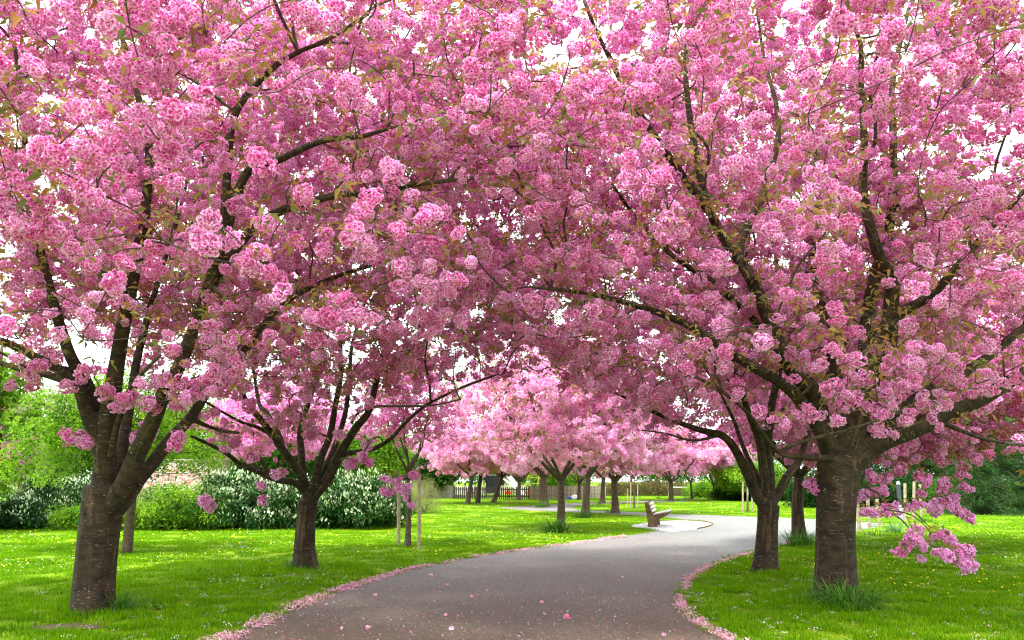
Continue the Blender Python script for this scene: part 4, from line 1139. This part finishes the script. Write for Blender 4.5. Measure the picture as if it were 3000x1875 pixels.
link('coping', MB().box(((x0 + x1) / 2, .12, HW + .03), (x1 - x0 + .06, .42, .06), bev=.01).me('coping', [M['mortar']]), wl)

# ------------------------------------------------------------------ fences
def fence(label, u0, v0, u1, v1, hgt, step, wdt, mat, gap_rails=(.25, .8), rail_mat=None, pointed=True, cut=0):
    a = G(u0, v0); b_ = G(u1, v1); d = b_ - a; Ln = float(np.linalg.norm(d)); an = math.atan2(d[1], d[0])
    root = empty('picket_fence', a, an); tag(root, label, 'fence')
    pk = MB()
    if pointed: pk.prism([(-wdt / 2, 0.03), (wdt / 2, .03), (wdt / 2, hgt - .07), (0, hgt), (-wdt / 2, hgt - .07)], -.03, -.008)
    else: pk.box((0, -.02, hgt / 2 + .02), (wdt, .022, hgt - .02))
    me = pk.me('picket', [mat]); k = int(Ln / step)
    for i in range(k + 1):
        link('picket', me, root, (i * step, rs.normal(0, .002), rs.normal(0, .008)), (0, rs.normal(0, .008), 0))
    for z in gap_rails: MB().box((Ln / 2, .02, hgt * z), (Ln, .04, .09)).build('rail', mat, root)
    pm = MB().box((0, .09, hgt * .5), (.1, .1, hgt * 1.04)).me('post', [mat])
    for i in range(int(Ln / 1.9) + 2): link('post', pm, root, (min(i * 1.9, Ln), 0, 0))
    return root
fence('black picket fence of the playground behind the slanting trunks', 1331, 1462, 1553, 1463.5, 1.08, .19, .10, M['fence_dark'])
fence('weathered grey pale fence running right from the black fence', 1556, 1463.5, 1775, 1459, 1.12, .13, .105, M['fence_grey'], pointed=False)
fence('weathered grey pale fence left of the black fence', 1225, 1455, 1328, 1460, 1.15, .13, .105, M['fence_grey'], pointed=False)
fence('low far grey fence behind the playground', 1300, 1447, 1560, 1447, 1.0, .5, .40, M['fence_grey'], pointed=False)

# ------------------------------------------------------------------ playground
def ladder_slide(label, u, v, chute, body=True, rz=0.0, s=1.0):
    b = G(u, v); t = empty('slide', b, rz); tag(t, label, 'slide')
    c = MB(); a0, a1 = Vector((0, 0, 2.1 * s)), Vector((2.3 * s, 0, .25))
    d = (a1 - a0); L_ = d.length; rt = Matrix.Rotation(math.atan2(-d.z, d.x), 3, 'Y'); m_ = (a0 + a1) / 2
    c.box(m_, (L_, .5, .04), rt); 
    for sy in (-1, 1): c.box(m_ + Vector((0, sy * .26, .08)), (L_, .03, .2), rt)
    c.box((2.5 * s, 0, .24), (.5, .5, .04)); c.build('chute', M['slide_white'], t)
    if body:
        tw = MB()
        for sx in (-1.25, -.05):
            for sy in (-.55, .55): tw.bar((sx, sy, 0), (sx, sy, 2.9), .06)
        tw.build('tower_frame', M['black'], t)
        MB().box((-.65, 0, 2.05), (1.3, 1.2, .08)).build('platform', M['black'], t)
        MB().box((-.65, -.56, 1.2), (1.1, .04, 1.6)).build('side_panel', M['black'], t)
        rf = MB(); rf.prism([(-1.45, 2.75), (.15, 2.75), (-.65, 3.35)], -.7, .7); rf.build('roof', M['black'], t)
    else:
        ld = MB()
        for sy in (-.22, .22): ld.bar((0, sy, 2.1 * s), (-.9 * s, sy, 0), .03)
        for k in range(7): ld.bar((-.1 - .12 * k * s, -.22, (1.9 - .27 * k) * s), (-.1 - .12 * k * s, .22, (1.9 - .27 * k) * s), .02)
        ld.build('ladder', M['post_light'], t)
    return t
ladder_slide('white playground slide running down from a black play tower', 1462, 1456, None, True, 0)
ladder_slide('second white slide, steeper and seen end-on behind the black fence', 1490, 1454, None, False, -.9, .95)
cf = empty('climbing_frame', G(1564, 1452)); tag(cf, 'yellow climbing frame behind the grey fence', 'climbing frame')
for sx in (-.6, .6):
    MB().bar((sx - .35, 0, 0), (sx, 0, 2.4), .028).build('leg', M['playyellow'], cf); MB().bar((sx + .35, 0, 0), (sx, 0, 2.4), .028).build('leg', M['playyellow'], cf)
MB().bar((-.6, 0, 2.38), (.6, 0, 2.38), .028).build('top_bar', M['playyellow'], cf)
for z in (.7, 1.3, 1.9): MB().bar((-.7, 0, z), (.7, 0, z), .018).build('rung', M['playyellow'], cf)
def springer(u, v, label):
    t = empty('spring_rocker', G(u, v)); t.scale = (.75, .75, .75); tag(t, label, 'spring rocker')
    MB().bar((0, 0, 0), (0, 0, .4), .09, .07).build('spring', M['black'], t)
    MB().prism([(-.4, .4), (.35, .4), (.45, .7), (.2, .72), (.12, 1.05), (-.02, 1.1), (-.1, .75), (-.4, .8)], -.12, .12).build('body', M['red'], t)
    MB().bar((.05, -.25, .85), (.05, .25, .85), .02).build('handle', M['playyellow'], t)
springer(1383, 1457, 'red spring rocker seen through the left of the black fence')
springer(1488, 1458, 'red spring rocker at the foot of the white slide')
springer(1548, 1458, 'red spring rocker beside the right end of the black fence')
sw = empty('swing_frame', G(1432, 1450)); tag(sw, 'green swing frame behind the black fence', 'swing')
for sx in (-1.2, 1.2):
    for sy in (-.7, .7): MB().bar((sx, sy, 0), (sx, 0, 2.2), .045).build('leg', M['playgreen'], sw)
MB().bar((-1.3, 0, 2.2), (1.3, 0, 2.2), .05).build('crossbar', M['playgreen'], sw)
for x in (-.5, .5):
    se = MB(); se.box((x, 0, .55), (.42, .2, .05)); so = se.build('seat', M['black'], sw)
    h = MB(); h.bar((x - .18, 0, .56), (x - .18, 0, 2.18), .012, n=5); h.bar((x + .18, 0, .56), (x + .18, 0, 2.18), .012, n=5); h.build('chain', M['post_light'], sw)

# blue and white bundle on the far lawn
bb = empty('picnic_bundle', G(1677, 1462)); tag(bb, 'blue and white cloth bundle lying on the far grass', 'bundle')
def lump(name, c, s, mat, seed, par):
    r_ = np.random.default_rng(seed); V, F = [], []
    nu, nv_ = 14, 8
    for j in range(nv_ + 1):
        ph = math.pi / 2 * j / nv_
        for i in range(nu):
            a = 2 * math.pi * i / nu; k = 1 + .12 * math.sin(3 * a + seed) + .08 * math.sin(5 * a + j)
            V.append((c[0] + s[0] * k * math.cos(a) * math.cos(ph), c[1] + s[1] * k * math.sin(a) * math.cos(ph), c[2] + s[2] * math.sin(ph) * (1 + .1 * math.sin(2 * a))))
    for j in range(nv_):
        for i in range(nu): F.append((j * nu + i, j * nu + (i + 1) % nu, (j + 1) * nu + (i + 1) % nu, (j + 1) * nu + i))
    return link(name, mesh(name, V, F, [mat], True), par)
lump('blue_cloth', (-.18, 0, 0), (.42, .3, .22), M['blue'], 2, bb)
lump('white_cloth', (.2, -.06, .0), (.38, .28, .36), M['slide_white'], 5, bb)

# goal
gl = empty('football_goal', G(1996, 1456)); tag(gl, 'white framed football goal beyond the far lawn', 'goal')
hw, hh = 1.15, .95
for sx in (-hw, hw): MB().bar((sx, 0, 0), (sx, 0, hh), .035).build('upright', M['goal'], gl)
MB().bar((-hw, 0, hh), (hw, 0, hh), .035).build('crossbar', M['goal'], gl)
for sx in (-hw, hw): MB().bar((sx, 0, hh), (sx, .8, .03), .02).build('back_stay', M['goal'], gl)
nb = MB()
for i in range(17): nb.bar((-hw + i * 2 * hw / 16, 0, hh), (-hw + i * 2 * hw / 16, .8, .03), .006, n=3)
for j in range(9): nb.bar((-hw, .8 * j / 8, hh - (hh - .03) * j / 8), (hw, .8 * j / 8, hh - (hh - .03) * j / 8), .006, n=3)
nb.build('net', M['fence_grey'], gl)['kind'] = 'stuff'

# ------------------------------------------------------------------ bench
bq = G(1912, 1545)
bench = empty('park_bench', (bq[0], bq[1], 0), -R(14)); tag(bench, 'weathered wooden bench facing right on the pale gravel pad', 'bench')
end_poly = [(-.17, 0), (.16, 0), (.13, .22), (.46, .38), (.56, .46), (.55, .50), (.04, .40), (-.02, .42), (-.16, .86), (-.27, .84), (-.20, .40)]
for y in (.12, 1.55):
    e = MB(); e.prism(end_poly, y, y + .11); e.build('support', M['bench_end'], bench)
for k, (x, z) in enumerate([(-.145, .80), (-.105, .68), (-.065, .56)]):
    s = MB().box((x + .055, .9, z), (.035, 1.85, .095), Matrix.Rotation(R(-18), 3, 'Y'), bev=.006); s.build('back_slat', M['bench_slat'], bench)
for k in range(4):
    x = .09 + k * .135; z = .432 + k * .027
    MB().box((x, .9, z + .018), (.115, 1.85, .038), Matrix.Rotation(R(-11), 3, 'Y'), bev=.006).build('seat_slat', M['bench_slat'], bench)

# ------------------------------------------------------------------ stakes
def stake(u, v, vtop, label, wpx=None, r=.035, lean=(0, 0), group='tree stakes', ut=None):
    b = G(u, v); top = W(u if ut is None else ut, vtop, b[1]); o = MB().bar((0, 0, -.1), tuple(top - b), r, r * .95, 10).build('tree_stake', M['stake'])
    o.location = b; tag(o, label, 'stake', group); return o
sf = empty('tree_support', G(1198, 1604)); tag(sf, 'pair of tall round stakes with a crossbar holding the young cherry', 'stakes')
for u_, vb in ((1168, 1600), (1228, 1608)):
    b = G(u_, vb) - np.array(sf.location); top = W(u_, 1390 if u_ > 1200 else 1430, G(u_, vb)[1]) - np.array(sf.location)
    MB().bar(tuple(b + (0, 0, -.1)), tuple(top), .045, .043, 12).build('stake', M['stake'], sf)
p1 = W(1168, 1437, G(1168, 1600)[1]) - np.array(sf.location); p2 = W(1228, 1402, G(1228, 1608)[1]) - np.array(sf.location)
p3 = W(1190, 1402, G(1195, 1603)[1]) - np.array(sf.location)
MB().box(tuple((p2 + p3) / 2), (float(p2[0] - p3[0]) + .1, .05, .06)).build('crossbar', M['fence_dark'], sf)
for u_, vb, vt, lb in ((1839, 1478, 1431, 'short far stake, leftmost of the slender group left of the bench'), (1848, 1491, 1411, 'tall slender stake, second of the group left of the bench'), (1868, 1491, 1419, 'slender stake, rightmost of the group left of the bench')):
    stake(u_, vb, vt, lb, r=.035)
for u_, vb, vt, lb in ((2176, 1503, 1410, 'tallest of the three stakes left of the forked trunk'), (2190, 1500, 1427, 'middle of the three stakes left of the forked trunk'), (2203, 1500, 1447, 'shortest of the three stakes, touching the forked trunk')):
    stake(u_, vb, vt, lb, r=.045)
for u_, vb, ut, vt, lb in ((2519, 1558, 2511, 1460, 'pale leaning stake touching the thickest trunk'), (2548, 1550, 2541, 1450, 'pale leaning stake, middle of the leaning three'), (2577, 1542, 2569, 1462, 'pale leaning stake, rightmost of the leaning three'),
                       (2652, 1525, 2651, 1415, 'pale upright stake just right of the dark post'), (2676, 1522, 2678, 1411, 'pale upright stake between two others by the dark post'), (2699, 1513, 2695, 1418, 'pale upright stake, rightmost by the dark post')):
    stake(u_, vb, vt, lb, r=.06, ut=ut)
lp = empty('bollard', G(2641, 1524)); tag(lp, 'dark grey steel post with a pale base among the upright stakes', 'post')
MB().bar((0, 0, 0), (0, 0, .62), .075, .075, 14).build('base_sleeve', M['post_light'], lp)
MB().bar((0, 0, .62), (0, 0, 1.45), .085, .08, 14).build('shaft', M['post_grey'], lp); MB().bar((0, 0, 1.45), (0, 0, 1.58), .08, .045, 14).build('cap', M['post_light'], lp)
fr = empty('timber_rail', G(2815, 1496)); tag(fr, 'low timber post-and-rail guard in front of the right-hand bush', 'rail')
for x in (-.62, .02, .62): MB().box((x, 0, .62), (.1, .1, 1.3)).build('post', M['stake'], fr)
for z in (.5, 1.0): MB().box((0, -.07, z), (1.45, .05, .11)).build('rail', M['stake'], fr)

# ------------------------------------------------------------------ daffodil clumps
def blade(L_, w_, bend, r_):
    V, F = [], []; k = 6
    for i in range(k):
        t = i / (k - 1); x = bend * t ** 2.2 * L_; z = L_ * (t - .45 * bend * t ** 3); ww = w_ * (1 - t ** 3) * .5 + .0008
        V += [(x, -ww, z), (x, ww, z)]
    F = [(2 * i, 2 * i + 1, 2 * i + 3, 2 * i + 2) for i in range(k - 1)]
    return V, F
BL = {}
for key_, mt in (('daff', 'daff'), ('daff_pale', 'daff_pale')):
    BL[key_] = [mesh('leaf_blade', *blade(1.0, .055, b_, rng), [M[mt]], attrs={'rnd': ('FLOAT', np.full(12, rng.random()))}) for b_ in (.2, .5, .8, 1.05, 1.3)]
def clump(u, v, hpx, wpx, n, label, mt='daff', off=(0, 0), name='daffodil_clump', cat='daffodil clump', parts=True, width=1.0):
    b = G(u, v); _, _, z = proj(b); s = z[0] / FPX; H = hpx * s; Wd = wpx * s
    root = empty(name, b); tag(root, label, cat, 'leafy clumps at the tree feet')
    rs = np.random.default_rng(int(u + v))
    D = []
    for i in range(n):
        a = rs.uniform(0, 6.283); q = rs.random() ** .5; x, y = math.cos(a) * q * Wd * .33, math.sin(a) * q * Wd * .33
        L_ = H * rs.uniform(.7, 1.25); yaw = a + rs.normal(0, .5); til = rs.uniform(0, .65) * q
        D.append((x, y, L_, yaw, til, rs.integers(5)))
    k_single = min(n, 90) if parts else 0
    for x, y, L_, yaw, til, m_ in D[:k_single]:
        link('leaf', BL[mt][m_], root, (x, y, -.01), (0, til, yaw), (L_, L_ * .75 * width, L_))
    if n > k_single:
        V, F, RN, c = [], [], [], 0
        for x, y, L_, yaw, til, m_ in D[k_single:]:
            me = BL[mt][m_]; mt_ = Matrix.Translation((x, y, -.01)) @ Euler((0, til, yaw)).to_matrix().to_4x4() @ Matrix.Diagonal((L_, L_ * .75 * width, L_, 1))
            V += [tuple(mt_ @ q.co) for q in me.vertices]; F += [tuple(i + c for i in f.vertices) for f in me.polygons]; RN += [rs.random()] * len(me.vertices); c += len(me.vertices)
        o = link('foliage', mesh('foliage', V, F, [M[mt]], attrs={'rnd': ('FLOAT', np.array(RN))}), root); o['kind'] = 'stuff'
    return root
clump(2478, 1778, 92, 250, 240, 'large clump of long narrow leaves round the thickest trunk')
clump(2345, 1600, 60, 105, 150, 'dark green leaf clump between the path bend and the thickest trunk')
clump(345, 1795, 85, 120, 190, 'tuft of long grass right of the left foreground trunk', name='grass_tuft', cat='grass tuft', width=.5)
clump(880, 1668, 45, 130, 190, 'low grass tuft round the foot of the second left trunk', name='grass_tuft', cat='grass tuft', width=.5)
clump(1628, 1560, 52, 105, 170, 'spreading leaf clump round the grey trunk nearest beyond the lawn')
clump(1707, 1517, 34, 75, 120, 'leaf clump at the foot of the plain straight trunk', parts=False)
clump(1583, 1487, 28, 60, 90, 'leaf clump at the edge of the branch path', parts=False)
clump(1793, 1503, 22, 65, 80, 'leaf clump left of the stout forked trunk by the bench', parts=False)
clump(1757, 1477, 14, 50, 60, 'small clump at the trunk between the path arms', parts=False)
clump(1440, 1481, 14, 46, 60, 'clump beneath the most slanted trunk', parts=False)
clump(1500, 1466, 12, 70, 60, 'low clump along the foot of the black fence', parts=False)
clump(1364, 1478, 12, 30, 40, 'small clump under the slim right-leaning trunk', parts=False)
clump(1975, 1469, 12, 50, 60, 'clump at the trunk beyond the far path arm', parts=False)
clump(2012, 1464, 14, 34, 50, 'clump at the foot of the dusky pink cherry', parts=False)
clump(2085, 1466, 12, 30, 40, 'clump under the slender pale pink cherry', parts=False)
clump(1930, 1461, 16, 24, 40, 'small round clump on the far lawn before the hedge', parts=False)
clump(2622, 1560, 44, 60, 90, 'pale grey-green narcissus clump right of the leaning stakes', 'daff_pale')
clump(2560, 1568, 24, 80, 80, 'low bright clump at the feet of the leaning stakes', 'daff', parts=False)
clump(2712, 1530, 26, 50, 60, 'green leafy clump below the rightmost upright stake', parts=False)
clump(1183, 1606, 16, 60, 60, 'low grass round the young staked tree', name='grass_tuft', cat='grass tuft', width=.5, parts=False)
clump(310, 1628, 24, 46, 50, 'rough grass at the foot of the thin leaning green tree', name='grass_tuft', cat='grass tuft', width=.5, parts=False)

# ------------------------------------------------------------------ lawn grass, flowers, petals
def tuft(name, n, rad, h, wd, r_):
    a = r_.uniform(0, 6.283, n); q = np.sqrt(r_.random(n)) * rad; P = np.stack([np.cos(a) * q, np.sin(a) * q, np.zeros(n)], 1)
    yaw = r_.uniform(0, 6.283, n); S = np.stack([np.cos(yaw), np.sin(yaw), np.zeros(n)], 1); Bn = np.stack([-np.sin(yaw), np.cos(yaw), np.zeros(n)], 1)
    H = h * r_.uniform(.5, 1.2, (n, 1)); bd = r_.uniform(-.6, .6, (n, 1)) * H; z = np.array([[0, 0, 1.]])
    V = np.stack([P - S * wd / 2, P + S * wd / 2, P + S * wd * .4 + z * H * .55 + Bn * bd * .35, P - S * wd * .4 + z * H * .55 + Bn * bd * .35, P + z * H + Bn * bd], 1).reshape(-1, 3)
    b = np.arange(n)[:, None] * 5
    F = np.vstack([b + np.array([[0, 1, 2]]), b + np.array([[0, 2, 3]]), b + np.array([[3, 2, 4]])])
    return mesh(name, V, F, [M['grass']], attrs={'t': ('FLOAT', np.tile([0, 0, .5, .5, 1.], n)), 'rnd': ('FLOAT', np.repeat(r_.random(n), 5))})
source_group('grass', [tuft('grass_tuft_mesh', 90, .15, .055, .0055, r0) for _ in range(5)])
def field(n, y0, y1, extra=3.0, pw=2.0):
    """random lawn points, thinning with distance, over the width in view and a margin to both sides"""
    u_ = rng.random(n); Yy = y0 * (y1 / y0) ** u_ if pw == 2 else y0 + (y1 - y0) * u_
    X = (rng.random(n) * 2 - 1) * (Yy * .66 + extra)
    P = np.stack([X, Yy, np.zeros(n)], 1)
    ok = ~inpoly(P, path_s) & ~inpoly(P, gravel)
    return P[ok]
gp = []; gsx = []
for (y0, y1, dens, s) in ((3.2, 8, 34, 1.0), (8, 14, 26, 1.15), (14, 24, 11, 1.6), (24, 45, 3.4, 2.6), (45, 95, .8, 4.2)):
    A_ = (y1 - y0) * 2 * ((y0 + y1) / 2 * .68 + 3); n = int(A_ * dens)
    Yy = y0 + (y1 - y0) * rng.random(n); X = (rng.random(n) * 2 - 1) * (Yy * .68 + 3); P = np.stack([X, Yy, np.zeros(n)], 1)
    ok = ~inpoly(P, path_s) & ~inpoly(P, gravel); P = P[ok]; gp.append(P)
    hz = rng.uniform(.7, 1.15, len(P)); gsx.append(np.stack([np.full(len(P), s), np.full(len(P), s), hz * (1 if s < 2 else .9)], 1))
gp = np.vstack(gp); gsx = np.vstack(gsx)
# longer, unmown grass close round the trunks
for bb_, rr2 in ((b1, 1.0), (b2, .9), (b3, 1.0), (b4, .8)):
    d = np.hypot(gp[:, 0] - bb_[0], gp[:, 1] - bb_[1]); gsx[:, 2] *= 1 + 1.0 * np.exp(-(d / rr2) ** 2)
cs_ = G(190, 1840); kp_ = ((gp[:, 0] - cs_[0]) / .42) ** 2 + ((gp[:, 1] - cs_[1]) / .2) ** 2 > rng.uniform(.4, 1.3, len(gp)); gp = gp[kp_]; gsx = gsx[kp_]
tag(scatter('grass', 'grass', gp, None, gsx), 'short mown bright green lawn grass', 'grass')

def flower(name, n, rad, mat, h, centre=None, dome=.3):
    V = [(0, 0, h + rad * dome)]; F = []
    for i in range(n):
        a = 2 * math.pi * i / n; V.append((math.cos(a) * rad * (1 if i % 2 else .8), math.sin(a) * rad * (1 if i % 2 else .8), h))
    F = [(0, i + 1, (i + 1) % n + 1) for i in range(n)]
    return mesh(name, V, F, [mat])
source_group('dandelion', [flower('dd', 12, .019, M['yellow'], .05)])
source_group('daisy', [flower('ds', 10, .012, M['white'], .045)])
def clumped(P, sc, th):
    from mathutils import noise as mn
    v = np.array([mn.noise(Vector((p[0] * sc, p[1] * sc, 7.3))) for p in P]); return P[v > th]
P = clumped(field(4200, 12, 60), .25, -.05); tag(scatter('dandelions', 'dandelion', P, None, rng.uniform(.6, 1.0, len(P)) * (1 + P[:, 1] / 50), tilt=.5), 'yellow dandelions dotted over the lawn', 'dandelions')
P = clumped(field(9500, 12, 80), .35, .12); tag(scatter('daisies', 'daisy', P, None, rng.uniform(.6, 1.0, len(P)) * (.9 + P[:, 1] / 40), tilt=.4), 'white daisies in patches on the lawn', 'daisies')

def petal(name, n, mat, rad, spread, r_, hz=.01):
    P_ = r_.normal(0, spread, (n, 3)); P_[:, 2] = np.abs(r_.normal(0, hz, n)) + .003
    D_ = rand_unit(n, r_); D_[:, 2] *= .35
    return leaves_mesh(name, mat, P_, D_, rad, rad * .8, r_, droop=0, fold=.25)
source_group('petal', [petal('pt', 5, M['petal'], .020, .02, r0, .004) for _ in range(4)] + [petal('pt', 5, M['petal_brown'], .015, .022, r0, .003) for _ in range(2)])
source_group('fleck', [petal('fk', 2, M['petal_brown'], .010, .012, r0, .002) for _ in range(4)] + [petal('fk', 1, M['petal'], .014, .012, r0, .002)])
source_group('fallen', [petal('fl', k_, M[m_], .015, .030, r0, .008) for k_, m_ in ((9, 'petal_white'), (14, 'petal_white'), (5, 'petal'), (12, 'petal'), (4, 'petal_white'))])
# strips of petals blown against both edges of the path
edge = path_s; seg = np.roll(edge, -1, 0) - edge; sl = np.hypot(seg[:, 0], seg[:, 1])
EP = []
for a, d, l in zip(edge, seg, sl):
    mid = a + d / 2
    if not (3 < mid[1] < 40) or l < 1e-6 or (mid[0] > 3.5 and mid[1] > 24): continue
    nn = np.array((-d[1], d[0])) / l
    f = 1.0 if mid[1] < 16 else (.55 if mid[1] < 24 else .25)
    left = mid[0] < 1.2 or mid[1] > 14
    wdt = (.075 if left else .036) * (1 if mid[1] < 13 else .6)
    k = int(l * 300 * f * (1.0 if left else .75) * (.12 + 1.7 * max(0, mnoise.noise(Vector((mid[0] * 2.3, mid[1] * 2.3, 2))) + .36)))
    t = rng.random(k)[:, None]; q = (rng.normal(.02, 1, k) * wdt)[:, None] 
    q += (.05 * np.sin(t * l * 9 + a[0] * 7))
    EP.append(a + d * t + nn * q)
EP = np.vstack(EP); EP = np.hstack([EP, np.full((len(EP), 1), .006)]); inside = inpoly(EP, path_s); EP[~inside, 2] = .022
tag(scatter('petal_drift', 'petal', EP, None, rng.uniform(.7, 1.4, len(EP)), tilt=.25), 'pink petal drifts along both edges of the path', 'petals')
# flecks all over the near path
P = np.stack([rng.uniform(-3.5, 5, 26000), 3 * (24 / 3) ** rng.random(26000), np.full(26000, .006)], 1); P = P[inpoly(P, path_s)]
tag(scatter('petal_flecks', 'fleck', P, None, rng.uniform(.9, 1.8, len(P)), tilt=.2), 'small browned petals strewn on the asphalt', 'petals')
# faded fallen blossoms on the grass under the trees
P = field(2600, 6, 22, 2)
d = np.minimum.reduce([np.hypot(P[:, 0] - c[0], P[:, 1] - c[1]) for c in ((-3.2, 8.5), (4.8, 9), (-2.3, 11.5), (4.4, 13))])
P = P[rng.random(len(P)) < np.exp(-(d / 4.2) ** 2) * .6 + .03]; P[:, 2] = .03
tag(scatter('fallen_petals', 'fallen', P, None, rng.uniform(.6, 1.3, len(P)), tilt=.3), 'faded fallen blossoms scattered in the grass', 'petals')
# blossoms that lie singly on the path
fm = [blossom_mesh('fallen_blossom_mesh', M['petal'], 3, .02, np.array((1.3, 1.1, .5)), r0, 9, .028) for _ in range(3)]
for i, (u_, v_) in enumerate([(1384, 1751), (1660, 1814), (1262, 1688), (957, 1774), (1305, 1806), (1322, 1846), (1596, 1802), (1824, 1694), (1080, 1845), (1000, 1845), (1588, 1768), (1098, 1747), (1428, 1733), (1946, 1865), (1310, 1715), (1205, 1856)]):
    o = link('fallen_blossom', fm[i % 3], None, tuple(G(u_, v_) + (0, 0, .022)), (0, 0, i * 1.3), (1.0 + .35 * ((i * 7) % 3)) * (.9 if i < 2 else .5))
    tag(o, 'single fallen pink blossom lying on the asphalt path' if i > 1 else ('fallen blossom lying alone in the middle of the path, below the bend', 'largest fallen blossom pair on the near path, right of centre')[i], 'fallen blossom', 'fallen blossoms on the path')
# bare soil patch near the left trunk
th = np.linspace(0, 6.28, 28, endpoint=False); cc = G(190, 1840)
o = sheet('soil_patch', np.array([(cc[0] + math.cos(a) * .42 * (1 + .2 * math.sin(3 * a)), cc[1] + math.sin(a) * .22 * (1 + .2 * math.cos(4 * a))) for a in th]), .010, simple('bare soil', (.12, .075, .05), .95, .4, 30))
